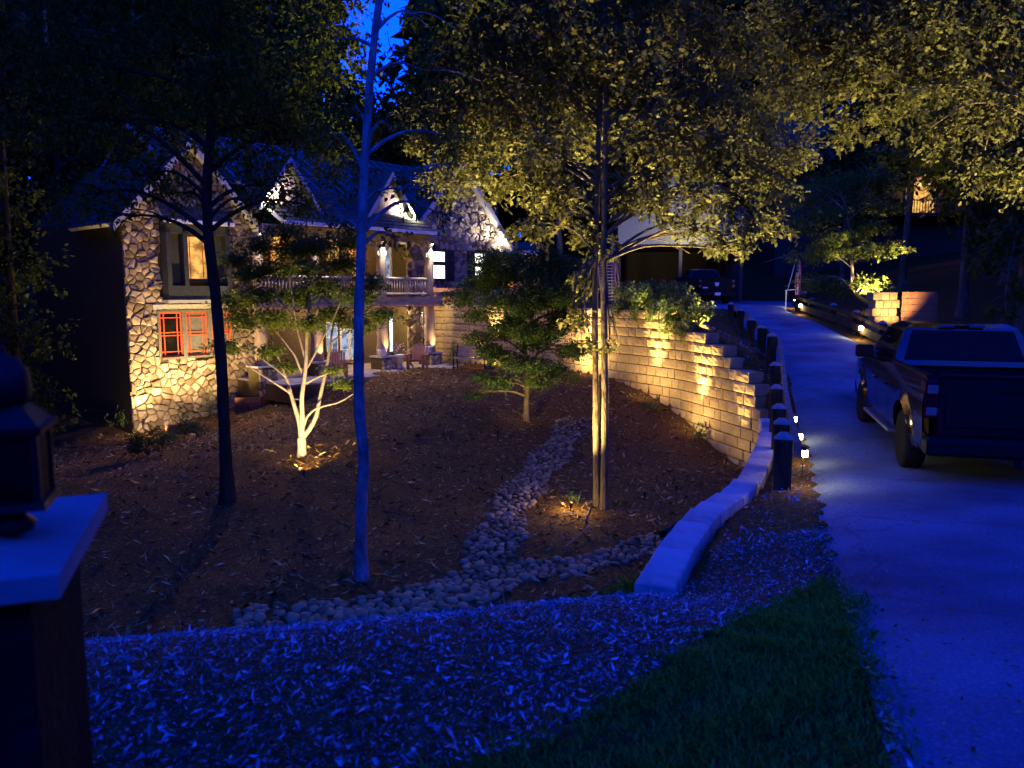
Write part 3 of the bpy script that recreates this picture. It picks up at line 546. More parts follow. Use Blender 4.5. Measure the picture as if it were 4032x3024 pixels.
# dark trunk on the left with a broad crown
b1 = gpt(228, 502); Y1 = b1.y
tree('broad_tree', 'dark leaning trunk with a broad crown in front of the house stonework', 'tree', ptrunk(b1, [(225, 440, Y1), (221, 360, Y1), (215, 290, Y1), (208, 230, Y1), (207, 190, Y1), (211, 130, Y1), (216, 40, Y1), (220, -60, Y1), (215, -150, Y1)]), (.115), .06,
     pc([(100, 120, 14, 1), (150, 60, 15, 1.1), (200, 115, 14.5, 1), (250, 60, 14, 1.1), (242, 160, 14.2, .75), (292, 120, 14.5, .95), (140, 175, 14, .75), (178, 196, 14.4, .55), (282, 186, 14.6, .65), (320, 60, 15, 1), (326, 150, 15, .7), (60, 60, 14, 1.1), (80, 195, 14, .7), (310, 205, 14.8, .45), (255, 200, 14, .5), (160, 130, 15, .8), (200, 10, 14, 1.2), (120, -40, 14, 1.3), (285, -30, 14, 1.2), (30, 130, 14, .9), (225, 85, 13.2, .7), (120, 215, 14, .4), (215, -90, 14, 1.6), (350, 0, 15, .6), (120, -180, 13, 2), (300, -200, 13, 2), (215, -330, 12, 2.2), (60, -320, 12, 2), (0, -200, 12, 2), (350, -350, 11, 2), (200, -600, 11, 2.6), (420, -520, 10, 2.2), (0, -560, 11, 2.4), (-80, -60, 13, 2)]),
     1500, .1, 'leaf', M['leaf'], M['shadebark'], 6, start=.42, twig=.5)
# big oak off the right edge whose limb reaches over the driveway
Yr = 17.5; br = Vector((14.2, 17.6, gz(14.2, 17.6)))
t4 = tree('oak_tree', 'great oak at the right edge with a long limb over the driveway', 'tree', [br, br + Vector((-.1, 0, 3)), br + Vector((-.3, .1, 5)), br + Vector((-.2, 0, 9)), br + Vector((0, 0, 12))], .34, .14,
     pc([(975, 30, 17.5, 1.2), (930, 40, 17.3, 1.1), (890, 20, 17.5, 1.1), (850, 45, 17.6, 1), (820, 20, 17.8, 1), (800, 60, 18, .8), (870, 80, 17.4, .8), (915, 90, 17.4, .8), (830, 95, 18, .7), (850, 130, 18.2, .6), (960, 90, 17.6, .8), (1000, 110, 17.6, .9), (1010, 40, 17.6, 1.2), (940, -20, 17.6, 1.4), (860, -30, 18, 1.3), (1000, -40, 17.6, 1.5), (990, 170, 18.5, .8), (945, 140, 18, .7), (1030, 170, 18, .9), (885, 120, 18, .55), (780, 15, 18, .8), (1060, 60, 18, 1.5), (800, 110, 18.5, .5)]),
     1450, .135, 'oak', M['oak'], M['bark'], 8, start=.3, twig=.5, limbs=False)
inv4 = lambda p: Vector(p) - br
lp = curve([br + Vector((-.3, .1, 4.6)), pix(1024, 99, Yr), pix(998, 79, Yr), pix(972, 70, Yr), pix(940, 62, Yr), pix(902, 57, Yr), pix(868, 50, Yr), pix(812, 48, 17.8)], 30)
MB().tube([inv4(p) for p in lp], [.13 * (1 - .85 * i / 29) for i in range(30)], 9, rough=.06).build('limb', M['bark'], t4, smooth=True)
for a, b, c_ in ((8, (965, 105, 17.4), (930, 128, 17.4)), (12, (925, 85, 17.3), (880, 97, 17.2)), (18, (880, 65, 17.5), (840, 85, 17.7)), (4, (1000, 100, 17.5), (985, 150, 18)), (15, (900, 30, 17.6), (860, 5, 17.8)), (6, (985, 40, 17.5), (960, 0, 17.6))):
    MB().tube([inv4(p) for p in curve([lp[a], pix(*b), pix(*c_)], 10)], [.045 * (1 - .08 * i) for i in range(10)], 7).build('limb', M['bark'], t4, smooth=True)
# small lit dogwood in front of the house
b8 = gpt(302, 456); Y8 = b8.y
d8 = empty('dogwood_tree', b8, 0, 'small multi-stemmed dogwood with pale bark lit from the ground', 'tree'); r8 = lambda p: Vector(p) - b8
P8 = lambda x, y, dy=0: pix(x * 1024 / 2212, y * 1024 / 2212, Y8 + dy)
MB().tube([r8(b8 - Vector((0, 0, .2)))] + [r8(p) for p in curve([b8, P8(652, 965), P8(651, 945)], 5)], [.125, .12, .105, .1, .1, .1], 12, rough=.04).build('trunk', M['sbark'], d8, smooth=True)
stems = [([(651, 948), (647, 915), (637, 880), (628, 850), (618, 815), (600, 770), (585, 725)], .062), ([(652, 948), (653, 900), (652, 860), (658, 815), (662, 770), (663, 720), (668, 650), (672, 590)], .062), ([(653, 948), (668, 928), (683, 900), (690, 865), (700, 820), (708, 780), (714, 740), (722, 690), (735, 640)], .055),
         ([(655, 925), (664, 900), (680, 885), (702, 877), (730, 870), (765, 850)], .03), ([(628, 850), (610, 838), (585, 822), (550, 800), (520, 780), (490, 765)], .028), ([(657, 830), (672, 822), (694, 812), (715, 805), (735, 800)], .03), ([(652, 865), (640, 862), (632, 866)], .018), ([(658, 812), (648, 795), (638, 770), (620, 745), (595, 715), (570, 690)], .03), ([(661, 785), (655, 760), (640, 700), (632, 640), (620, 580)], .026),
         ([(660, 800), (675, 775), (695, 735), (715, 700), (740, 640), (760, 590)], .026), ([(618, 815), (600, 800), (560, 770), (520, 730), (500, 700)], .022), ([(714, 740), (735, 725), (770, 715)], .02), ([(663, 720), (690, 660), (700, 600), (710, 540)], .022), ([(640, 700), (600, 640), (570, 600), (545, 560)], .018)]
for i, (ps, r0) in enumerate(stems):
    c_ = curve([P8(x, y, (random.Random(i).uniform(-.5, .5)) * k / len(ps)) for k, (x, y) in enumerate(ps)], 4 * len(ps)); n = len(c_)
    MB().tube([r8(p) for p in c_], [r0 * (1 - .72 * k / (n - 1)) for k in range(n)], 9, rough=.05, seed=i).build('limb', M['sbark'], d8, smooth=True)
dc = [(P8(x, y, dy), r) for x, y, dy, r in [(490, 750, 0, .4), (530, 690, .3, .5), (560, 640, -.3, .5), (600, 580, 0, .55), (640, 540, .3, .55), (690, 530, 0, .55), (740, 570, .2, .5), (770, 640, -.3, .5), (780, 700, .2, .45), (700, 620, -.5, .5), (640, 640, .5, .55), (590, 690, -.5, .45), (540, 590, 0, .5), (500, 650, .2, .45), (740, 830, -.2, .25), (720, 800, -.3, .22), (620, 790, .3, .28), (580, 760, -.2, .35), (670, 700, -.6, .4), (720, 680, .3, .45), (660, 580, -.5, .5), (800, 610, .2, .45), (560, 530, 0, .5), (620, 500, .2, .45), (820, 680, 0, .4), (510, 560, .3, .4), (760, 520, 0, .4)]]
V, k = sprays([(p.x, p.y, p.z, r, r, r * .42) for p, r in dc], 15000, .07, 'quad', .12, .4, .6, .6, 9); link('crown', fast_mesh('crown', V - np.array(b8), k, M['dog']), d8)
# Japanese maple, dark and layered
b9 = gpt(526, 421); Y9 = b9.y; P9 = lambda x, y, dy=0: pix(x * 1024 / 2212, y * 1024 / 2212, Y9 + dy)
mp_ = [(1000, 640, 0, .5), (1040, 610, .3, .6), (1090, 600, -.3, .6), (1140, 590, 0, .65), (1190, 575, .3, .6), (1230, 600, -.2, .5), (1030, 680, .2, .4), (1080, 650, -.6, .55), (1150, 640, -.5, .6), (1210, 650, 0, .5), (1120, 560, .4, .5), (1180, 545, .2, .4), (1085, 710, 0, .4), (1140, 720, -.6, .45), (1190, 720, -.3, .45), (1230, 760, .2, .4), (1060, 760, 0, .4), (1100, 780, -.3, .5), (1150, 790, -.6, .5), (1040, 815, 0, .35), (1075, 825, -.3, .4), (1165, 825, -.4, .4), (1200, 800, 0, .4), (1025, 850, .2, .3), (1245, 690, .2, .35), (1110, 690, .5, .5), (1235, 815, 0, .25)]
rm_ = random.Random(4); mp_ += [(1135 + rm_.uniform(-115, 115), y_, rm_.uniform(-.7, .7), rm_.uniform(.35, .55)) for y_ in range(555, 770, 11)]
mc = [(*P9(x, y, dy), r * 1.08, r * 1.08, r * .5) for x, y, dy, r in mp_]
tree('japanese_maple', 'layered dark green Japanese maple rising in the middle of the mulch', 'tree', [b9] + [P9(x, y) for x, y in ((1137, 870), (1140, 830), (1142, 790), (1130, 740), (1150, 690), (1145, 640), (1140, 590))], .07, .03, mc, 10000, .07, 'quad', M['maple'], M['bark'], 10, .3, .3, start=.2, flat=.55, limbr=.2)
# dogwood by the flag, lit from below
b5 = Vector((16.2, 34, gz(16.2, 34)))
tree('dogwood_tree', 'spreading dogwood behind the flag with its underside lit yellow-green', 'tree', [b5, pix(853, 290, 34), pix(852, 268, 34), pix(850, 245, 34), pix(848, 215, 34)], .1, .05,
     pc([(812, 255, 34, 1.1, .4), (830, 240, 33.5, 1.1, .4), (850, 235, 34, 1, .4), (872, 228, 34, 1, .4), (885, 250, 34, .9, .35), (860, 252, 33.4, 1.1, .35), (825, 215, 34, 1.2, .6), (860, 205, 34.5, 1.3, .6), (800, 225, 34, 1, .5), (835, 185, 35, 1.3, .7), (870, 180, 35, 1.2, .6), (815, 282, 33, .9, .4), (840, 288, 33, .9, .4), (870, 285, 33, .8, .4), (800, 195, 35, 1.2, .6), (890, 205, 35, .9, .5)]), 1900, .12, 'leaf', M['dog'], M['sbark'], 12, .15, .4, flat=.5, start=.3)
# trunks and foliage behind the pickup
for (x, y, h, px_, lab, cl, rr) in ((17.4, 30, 14, 965, 'straight dim trunk rising behind the pickup roof', [(965, 120, 30, 2, 1.6), (930, 150, 31, 1.8, 1.4), (990, 60, 30, 2.4, 2), (950, 200, 30, 1, .8), (985, 230, 29, 1, .8), (940, 30, 31, 2.4, 2), (1000, 190, 29.5, 1.2, 1)], .19), (15.9, 24.2, 13, 1020, 'warm-lit trunk with bright leaves at the right picture edge', [(1010, 235, 24, .8, .7), (985, 260, 24, .6, .5), (1020, 290, 23.5, .55, .5), (1005, 315, 23.3, .35, .35), (1030, 200, 24, 1, .9), (1040, 100, 24, 1.8, 1.5)], .17)):
    b = Vector((x, y, gz(x, y))); tree('woodland_tree', lab, 'tree', [b, b + Vector((0, 0, 3)), b + Vector((.1, 0, h * .6)), b + Vector((0, .1, h))], rr, rr * .5, pc(cl), 700, .2, 'leaf', M['leaf'], M['bark'], int(x * 10), start=.3)
# dark trees of the wood behind and beside the house
bt = [(-34, 46, 20), (-27, 40, 19), (-21, 45, 22), (-23, 36, 17), (-15, 49, 19), (-30, 30, 17), (-19, 33, 15), (-24, 22, 16), (-9.5, 53, 12), (-3, 52, 18), (3, 48, 19), (8, 56, 20), (15, 58, 21), (22, 52, 20), (21, 42, 18), (28, 44, 20), (26, 34, 17), (33, 50, 20), (20, 30, 15), (-13, 41, 14), (-1, 58, 20), (12, 66, 22), (-16, 15.5, 15), (-19, 9, 16), (-13.5, 9.5, 15), (-23, 15, 17), (-15.5, 3, 15), (-20, 20, 15), (-27, 24, 17), (19.5, 25.5, 13), (23, 29, 15), (24, 38, 17)]
for i, (x, y, h) in enumerate(bt):
    g = random.Random(100 + i); z = gz(x, y); b = Vector((x, y, z)); cl = []
    for k in range(11):
        a = g.uniform(0, 6.3); q = g.uniform(.0, .62) * h * .32; zz = z + h * g.uniform(.3, 1); cl.append((x + math.cos(a) * q, y + math.sin(a) * q, zz, g.uniform(1.6, 2.8), g.uniform(1.6, 2.8), g.uniform(1.2, 2.2)))
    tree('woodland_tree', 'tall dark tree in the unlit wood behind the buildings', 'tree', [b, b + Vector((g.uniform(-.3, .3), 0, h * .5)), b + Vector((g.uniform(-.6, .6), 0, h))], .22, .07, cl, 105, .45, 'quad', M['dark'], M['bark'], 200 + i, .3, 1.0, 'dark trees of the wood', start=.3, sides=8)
cl = []
for k in range(150):
    a = 2 * math.pi * k / 150; x, y = 62 * math.sin(a), 14 + 62 * math.cos(a); bear = x / y if y > 1 else 99; top = 27 if y > 20 else 20
    for h in np.arange(1.5, top, 4.2):
        el = (gz(x, y) + h) / y if y > 1 else 0
        if -.21 < bear < -.135 and el > .2: continue
        cl.append((x, y, gz(x, y) + h, 3.2, 3.2, 3.0))
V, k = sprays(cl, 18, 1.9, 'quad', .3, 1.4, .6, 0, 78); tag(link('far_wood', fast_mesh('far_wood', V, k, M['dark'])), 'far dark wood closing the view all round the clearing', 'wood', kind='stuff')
bcd = Vector((-13.9, 21.6, gz(-13.9, 21.6))); tree('added_evergreen', 'evergreen added to darken the left side wall of the stone house', 'tree', [bcd, bcd + Vector((0, 0, 4)), bcd + Vector((.1, 0, 9))], .16, .05, [(bcd.x + .5 * math.sin(k * 2.4), bcd.y + .5 * math.cos(k * 2.4), bcd.z + .9 + k * .75, 1.35 - .06 * k, 1.3 - .06 * k, .75) for k in range(12)], 420, .16, 'quad', M['dark'], M['shadebark'], 301, .4, .6, start=.1)  # added tree, stands in for the deep shade over the side wall

# shrubs
def shrub(name, label, cat, base, cl, per, size, mat, shape='leaf', seed=0, group=None, flat=0, droop=.1):
    b = Vector(base); t = empty(name, b, 0, label, cat, group); mb = MB(); r_ = random.Random(seed)
    for c in cl:
        mb.tube(curve([Vector((0, 0, -.05)), Vector((c[0] * .4, c[1] * .4, c[2] * .6)), Vector(c[:3])], 6), [.02, .018, .015, .012, .01, .008], 5)
    mb.build('stem', M['bark'], t, smooth=True)
    V, k = sprays(cl, per, size, shape, droop, .25, .5, flat, seed); link('foliage', fast_mesh('foliage', V, k, mat), t); return t
def blob(n, r, h, seed):
    g = random.Random(seed); return [(g.uniform(-r, r), g.uniform(-r, r), h * g.uniform(.35, .9), r * .65, r * .65, h * .35) for _ in range(n)]
def cone_cl(h, r): return [(0, 0, h * (k + .5) / 6, r * (1 - k / 6.3), r * (1 - k / 6.3), h / 9) for k in range(6)]
for px_, py_, r, h, mt, lab in ((142, 428, .55, .9, 'ivy', 'bright yellow-green bush lit at the house corner'), (181, 420, .42, .6, 'fir', 'rounded bush between the lit corner bush and the small cone conifer'), (200, 437, .36, .5, 'fir', 'low spiky bush beside the dark leaning trunk'), (163, 447, .4, .5, 'fir', 'dim bush below the timber edging at the house foot'), (148, 455, .38, .45, 'dark', 'nearly black low bush at the far left of the shrubs')):
    b = gpt(px_, py_); shrub('shrub', lab, 'shrub', b, blob(6, r, h, px_), 5000, .06, M[mt], 'leaf', px_)
b = gpt(211, 418); shrub('dwarf_conifer', 'small dark cone conifer behind the leaning trunk', 'conifer', b, cone_cl(1.0, .28), 12000, .06, M['fir'], 'needle', 21)
b = gpt(453, 366); shrub('dwarf_conifer', 'little cone conifer on the patio left of the wooden bench', 'conifer', b + Vector((0, 0, 0)), cone_cl(1.1, .34), 12000, .07, M['fir'], 'needle', 22)
# shrubs spilling over the wall top
for s_, r, h, lab in ((.0, .55, .65, 'lit leafy shrub on the wall top right of the oak trunks'), (1.2, .55, .7, 'leafy shrub spilling over the highest corner of the wall'), (2.2, .5, .6, 'trailing shrub below the wall corner on the stepped top'), (3.1, .5, .6, 'bright trailing shrub halfway down the stepped wall top'), (4.0, .42, .5, 'lowest bright green shrub on the stepped wall top')):
    y = 23.7 - s_ * .62; x = np.interp(y, WS[::-1][:, 1][::1] if False else np.sort(WS[:, 1]), WS[np.argsort(WS[:, 1]), 0]); zt = np.interp(y, np.sort(WS[:, 1]), WS[np.argsort(WS[:, 1]), 2])
    cl = blob(9, r, h, int(s_ * 10)) + [(-.35, -.1, .02, .28, .28, .25), (-.55, -.15, -.18, .2, .25, .25), (-.5, .25, -.1, .2, .25, .2)]
    shrub('shrub', lab, 'shrub', (x + .5, y + .12, zt - .08), cl, 4500, .075, M['ivy'], 'leaf', int(s_ * 10) + 50, 'shrubs along the wall top')
for px_, py_, lab in ((652, 412, 'lit weed tuft at the wall foot near the far spotlight'), (698, 441, 'taller lit weed at the wall foot near the near spotlight')):
    b = gpt(px_, py_); shrub('weed', lab, 'weed', b, blob(4, .16, .32, px_), 2500, .09, M['ivy'], 'leaf', px_, droop=-.4)
b = gpt(578, 503); shrub('weed', 'small lit weed beside the glowing spotlight at the oak foot', 'weed', b, blob(4, .14, .16, 3), 1500, .06, M['ivy'], 'leaf', 33)
b = Vector((14.6, 28.4, gz(14.6, 28.4))); shrub('shrub', 'green bush glowing beside the tan block pier across the driveway', 'shrub', b + Vector((-.5, 0, 0)), blob(6, .45, 1.4, 41), 3500, .1, M['ivy'], 'leaf', 41)
# fallen sticks on the mulch
for i, (a, c_) in enumerate((((563, 552), (590, 527)), ((585, 523), (590, 500)), ((478, 560), (487, 545)), ((575, 515), (556, 518)))):
    p, q = gpt(*a), gpt(*c_); m_ = p.lerp(q, .5) + Vector((.05, .04, .05)); tag(MB().tube(curve([p + Vector((0, 0, .03)), m_, q + Vector((0, 0, .03))], 8), [.014 - .001 * k for k in range(8)], 6, rough=.15).build('fallen_stick', M['stick'], smooth=True),
        ('pale forked stick lying on mulch right of the creek stones', 'thin stick just in front of the oak trunks', 'short stick lying across the creek stones', 'thin dark stick between spotlight and oak trunks')[i], 'stick')
# ------------------------------------------------------------------ the stone house (local: x along the front, y inwards, z up from -4.4)
HA = math.atan2(13, 11.48); HO = Vector((-11.95, 24, -4.4))
house = empty('stone_house', HO, HA, 'two-storey fieldstone house with log porch columns and twin gables', 'house')
HM = Matrix.Translation(HO) @ Matrix.Rotation(HA, 4, 'Z')
def hw(s, t, z): return HM @ Vector((s, t, z))
def hs(px, t=0.0):
    """facade position seen at pixel column px, on the plane t"""
    o = HM @ Vector((0, t, 4.4)); e = HM.to_3x3() @ Vector((1, 0, 0)); r = (px - 512) / FPX; return (r * o.y - o.x) / (e.x - r * e.y)
def hz(s, t, py):
    p = hw(s, t, 0); q = pix(512, py, p.y); return q.z + 4.4
def hbox(name, x0, x1, y0, y1, z0, z1, mat, parent=house, bev=0): return MB().box(x0, x1, y0, y1, z0, z1, bev=bev).build(name, mat, parent)
EV = 6.68; PK = 9.05
def gable_wall(s0, s1, t0, t1, z0, mat):
    c = (s0 + s1) / 2; return MB().prism([(s0, z0), (s1, z0), (s1, EV), (c, EV + (c - s0) * 1.1), (s0, EV)], 'y', t0, t1).build('wall', mat, house)
gable_wall(0, 4.3, .0, 7.9, -.6, M['mortar']); gable_wall(11.4, 17.3, 0.02, 4.5, 1.2, M['mortar'])
hbox('wall', 4.31, 11.39, 1.0, 7.8, .2, 7.2, M['dwood']); hbox('wall', 2.4, 17.1, 4.6, 7.85, .0, 7.9, M['mortar'])
# fieldstone facing
def clip(poly, nx, ny, c):
    out = []; n = len(poly)
    for i in range(n):
        a, b = poly[i], poly[(i+1) % n]; da, db = a[0]*nx + a[1]*ny - c, b[0]*nx + b[1]*ny - c
        if da <= 0: out.append(a)
        if (da < 0 < db) or (db < 0 < da): t = da / (da - db); out.append((a[0] + (b[0]-a[0])*t, a[1] + (b[1]-a[1])*t))
    return out
def stones(region, holes, pitch, seed):
    r_ = random.Random(seed); xs_ = [p[0] for p in region]; zs_ = [p[1] for p in region]; seeds = []; z = min(zs_) - pitch; row = 0
    while z < max(zs_) + pitch:
        x = min(xs_) - pitch + (pitch * .5 if row % 2 else 0)
        while x < max(xs_) + pitch: seeds.append((x + r_.uniform(-.55, .55) * pitch, z + r_.uniform(-.5, .5) * pitch)); x += pitch * r_.choice((.75, 1.1, 1.5))
        z += pitch * .82; row += 1
    out = []; n = len(region)
    for i, (x, z) in enumerate(seeds):
        if any(h[0] < x < h[1] and h[2] < z < h[3] for h in holes): continue
        q = pitch * 1.2; poly = [(x - q, z - q), (x + q, z - q), (x + q, z + q), (x - q, z + q)]
        for (a, b) in seeds:
            if (a, b) == (x, z) or abs(a - x) > 2.4 * pitch or abs(b - z) > 2.4 * pitch: continue
            nx_, nz_ = a - x, b - z; L = math.hypot(nx_, nz_); nx_ /= L; nz_ /= L; poly = clip(poly, nx_, nz_, (x + a)/2 * nx_ + (z + b)/2 * nz_ - .008)
            if len(poly) < 3: break
        for k in range(n):
            if len(poly) < 3: break
            p, q2 = region[k], region[(k+1) % n]; dx, dz = q2[0]-p[0], q2[1]-p[1]; L = math.hypot(dx, dz); poly = clip(poly, dz/L, -dx/L, (p[0]*dz - p[1]*dx)/L)
        for h in holes:
            if len(poly) < 3: break
            ds = [(h[0] - x, 1, 0, h[0]), (x - h[1], -1, 0, -h[1]), (h[2] - z, 0, 1, h[2]), (z - h[3], 0, -1, -h[3])]; m_ = max(ds)
            if m_[0] > -pitch * 2: poly = clip(poly, m_[1], m_[2], m_[3])
        if len(poly) >= 3:
            A_ = abs(sum(poly[k][0]*poly[(k+1) % len(poly)][1] - poly[(k+1) % len(poly)][0]*poly[k][1] for k in range(len(poly)))) / 2
            if A_ > .008: out.append((poly, A_))
    return out
def stone_mesh(poly, r_, t):
    n = len(poly); cx = sum(p[0] for p in poly)/n; cz = sum(p[1] for p in poly)/n; h = r_.uniform(.05, .15); mb = MB()
    for k, d in ((1.0, .02), (.985, -h * .62), (.8, -h)):
        for p in poly: j = r_.uniform(-.012, .012) if k < .9 else 0; mb.v.append((cx + (p[0]-cx)*k, t + d + j, cz + (p[1]-cz)*k))
    mb.v.append((cx + r_.uniform(-.02, .02), t - h - r_.uniform(0, .025), cz))
    for a in (0, 1):
        for i in range(n): mb.f.append((a*n + i, a*n + (i+1) % n, a*n + n + (i+1) % n, a*n + n + i)); mb.m.append(0)
    for i in range(n): mb.f.append((2*n + i, 2*n + (i+1) % n, 3*n)); mb.m.append(0)
    mb.f = [f[::-1] for f in mb.f]; return mb
r_ = random.Random(9)
regL = [(0, -.3), (4.3, -.3), (4.3, EV), (2.15, EV + 2.15*1.1), (0, EV)]; WL = (.94, 3.5, 2.2, 3.77); BAY = (1.15, 3.3, 4.05, 6.75)
stl = sorted(stones(regL, [WL, BAY], .235, 3), key=lambda q: -q[1])
for poly, a in stl[:300]: stone_mesh(poly, r_, 0).build('stone', M['stone'], house)
regR = [(11.4, 3.4), (17.3, 3.4), (17.3, EV), (14.35, EV + 2.95*1.1), (11.4, EV)]
s1w, s2w = hs(439), hs(479.5); WR = [(s1w - .45, s1w + .45, 4.85, 6.15), (s2w - .45, s2w + .45, 4.85, 6.15)]
mb = MB()
for poly, a in stl[300:]: b_ = stone_mesh(poly, r_, 0); mb.add(b_.v, b_.f)
for poly, a in stones(regR, WR, .27, 4): b_ = stone_mesh(poly, r_, .02); mb.add(b_.v, b_.f)
for poly, a in stones([(11.4, 1.2), (13.6, 1.2), (13.6, 3.4), (11.4, 3.4)], [], .32, 5): b_ = stone_mesh(poly, r_, .02); mb.add(b_.v, b_.f)
tag(mb.build('stone_facing', M['istone'], house), kind='stuff')
# roofs
def roof_plane(e0, e1, r1, r0, th=.12, rows=16, name='roof'):
    e0, e1, r1, r0 = map(Vector, (e0, e1, r1, r0)); n = (e1 - e0).cross(r0 - e0).normalized(); n = n if n.z > 0 else -n; mb = MB()
    q = [e0, e1, r1, r0]; vs_ = [tuple(p - n * th) for p in q] + [tuple(p) for p in q]; mb.add(vs_, [(3, 2, 1, 0), (4, 5, 6, 7), (0, 1, 5, 4), (1, 2, 6, 5), (2, 3, 7, 6), (3, 0, 4, 7)], 1)
    o = mb.build(name, [M['shingle'], M['trim']], house); mb = MB(); g = random.Random(rows)
    for k in range(rows):
        a, b = k / rows, min(1, (k + 1.15) / rows); p0, p1 = e0.lerp(r0, a), e1.lerp(r1, a); q1, q0 = e1.lerp(r1, b), e0.lerp(r0, b); m = max(2, int((p1 - p0).length / .55))
        for j in range(m):
            u, v = j / m + .002, (j + 1) / m - .002; l = .022 + g.uniform(0, .008)
            mb.add([p0.lerp(p1, u) + n*l, p0.lerp(p1, v) + n*l, q0.lerp(q1, v) + n*.004, q0.lerp(q1, u) + n*.004, p0.lerp(p1, u) + n*.001, p0.lerp(p1, v) + n*.001], [(0, 1, 2, 3), (4, 5, 1, 0)])
    tag(mb.build('shingle_courses', M['shingle'], o), kind='stuff'); return o
SL = .57; mz = lambda t: 6.72 + SL * (t + 1.95)
roof_plane((4.4, -1.95, mz(-1.95)), (11.3, -1.95, mz(-1.95)), (11.3, .62, mz(.62)), (4.4, .62, mz(.62)), rows=10)
roof_plane((2.2, .62, mz(.62)), (17.6, .62, mz(.62)), (17.6, 4.5, mz(4.5)), (2.2, 4.5, mz(4.5)), rows=16)
roof_plane((17.6, 8.6, mz(.4)), (2.2, 8.6, mz(.4)), (2.2, 4.5, mz(4.5)), (17.6, 4.5, mz(4.5)), rows=10)
for s0, s1, tb in ((0, 4.3, 3.2), (11.4, 17.3, 3.6)):
    c = (s0 + s1) / 2; o_ = .38; zr = EV + (c - s0) * 1.1 + .14; ze = EV - o_ * 1.1 + .14
    roof_plane((s0 - o_, tb, ze), (s0 - o_, -.42, ze), (c, -.42, zr), (c, tb, zr), rows=14); roof_plane((s1 + o_, -.42, ze), (s1 + o_, tb, ze), (c, tb, zr), (c, -.42, zr), rows=14)
    for sg, x in ((-1, s0 - o_), (1, s1 + o_)):
        MB().add([(x, -.46, ze - .24), (c, -.46, zr - .26), (c, -.46, zr + .02), (x, -.46, ze + .02), (x, -.425, ze - .24), (c, -.425, zr - .26), (c, -.425, zr + .02), (x, -.425, ze + .02)], [(0, 1, 2, 3), (7, 6, 5, 4), (0, 4, 5, 1), (3, 2, 6, 7), (0, 3, 7, 4), (1, 5, 6, 2)]).build('bargeboard', M['trim'], house)
        MB().add([(x, -.425, ze - .13), (c, -.425, zr - .13), (c, .02, zr - .13), (x, .02, ze - .13)], [(0, 1, 2, 3)]).build('soffit', M['white'], house)
hbox('gutter', 4.45, 11.25, -2.06, -1.96, mz(-1.95) - .13, mz(-1.95) - .01, M['white'])
# dormers clad in shakes
shk = MB().box(-.07, .07, -.022, 0, 0, .2, bev=.004).mesh('shake', M['shake'])
for sc_ in (hs(292, -.9), hs(391, -.9)):
    zb, zp, hw_, tf = 7.25, 8.72, 1.05, -.9
    o = MB().prism([(sc_ - hw_, zb), (sc_ + hw_, zb), (sc_, zp)], 'y', tf, 2.4).build('dormer', M['dwood'], house)
    for k in range(8):
        z = zb + .03 + k * .17; hwk = hw_ * (1 - (z - zb + .17) / (zp - zb)); x = -hwk + .07
        while x < hwk - .05: s_ = link('shake', shk, house, (sc_ + x, tf, z), (R(-3), 0, r_.uniform(-.02, .02))); x += .15
    for sg in (-1, 1):
        a, b = Vector((sc_ + sg * (hw_ + .22), 0, zb - .28)), Vector((sc_, 0, zp + .03)); MB().add([(a.x, tf - .28, a.z), (b.x, tf - .28, b.z), (b.x, tf - .28, b.z + .18), (a.x, tf - .28, a.z + .18), (a.x, 2.5, a.z), (b.x, 2.5, b.z), (b.x, 2.5, b.z + .18), (a.x, 2.5, a.z + .18)], [(0, 1, 2, 3), (0, 4, 5, 1), (3, 2, 6, 7), (0, 3, 7, 4)]).build('dormer_roof', M['shingle'], house)
        MB().add([(a.x, tf - .31, a.z - .02), (b.x, tf - .31, b.z - .02), (b.x, tf - .31, b.z + .19), (a.x, tf - .31, a.z + .19), (a.x, tf - .285, a.z - .02), (b.x, tf - .285, b.z - .02), (b.x, tf - .285, b.z + .19), (a.x, tf - .285, a.z + .19)], [(0, 1, 2, 3), (7, 6, 5, 4), (0, 4, 5, 1), (3, 2, 6, 7)]).build('bargeboard', M['trim'], house)
# windows: casing with pane, sash bars
def window(x0, x1, z0, z1, t, casing, bars, pane, nx_=(), nz_=(), fw=.07, bw=.022, depth=.1, extra=None):
    mb = MB(); f = t - depth
    mb.box(x0 - fw, x0, f, t + .02, z0 - fw, z1 + fw); mb.box(x1, x1 + fw, f, t + .02, z0 - fw, z1 + fw); mb.box(x0, x1, f, t + .02, z1, z1 + fw); mb.box(x0, x1, f - .04, t + .02, z0 - fw, z0)
    w = mb.build('window', casing, house); MB().box(x0, x1, t - depth * .45, t - depth * .45 + .01, z0, z1).build('pane', pane, w)
    mb = MB(); g = t - depth * .45 - .022; e = bw * 1.5
    mb.box(x0, x0 + e, g, g + .02, z0, z1); mb.box(x1 - e, x1, g, g + .02, z0, z1); mb.box(x0 + e, x1 - e, g, g + .02, z1 - e, z1); mb.box(x0 + e, x1 - e, g, g + .02, z0, z0 + e)
    for u in nx_: c = x0 + (x1 - x0) * u; mb.box(c - bw/2, c + bw/2, g - .003, g + .018, z0 + e, z1 - e)
    for u in nz_: c = z0 + (z1 - z0) * u; mb.box(x0 + e, x1 - e, g - .006, g + .016, c - bw/2, c + bw/2)
    mb.build('sash_bars', bars, w); return w
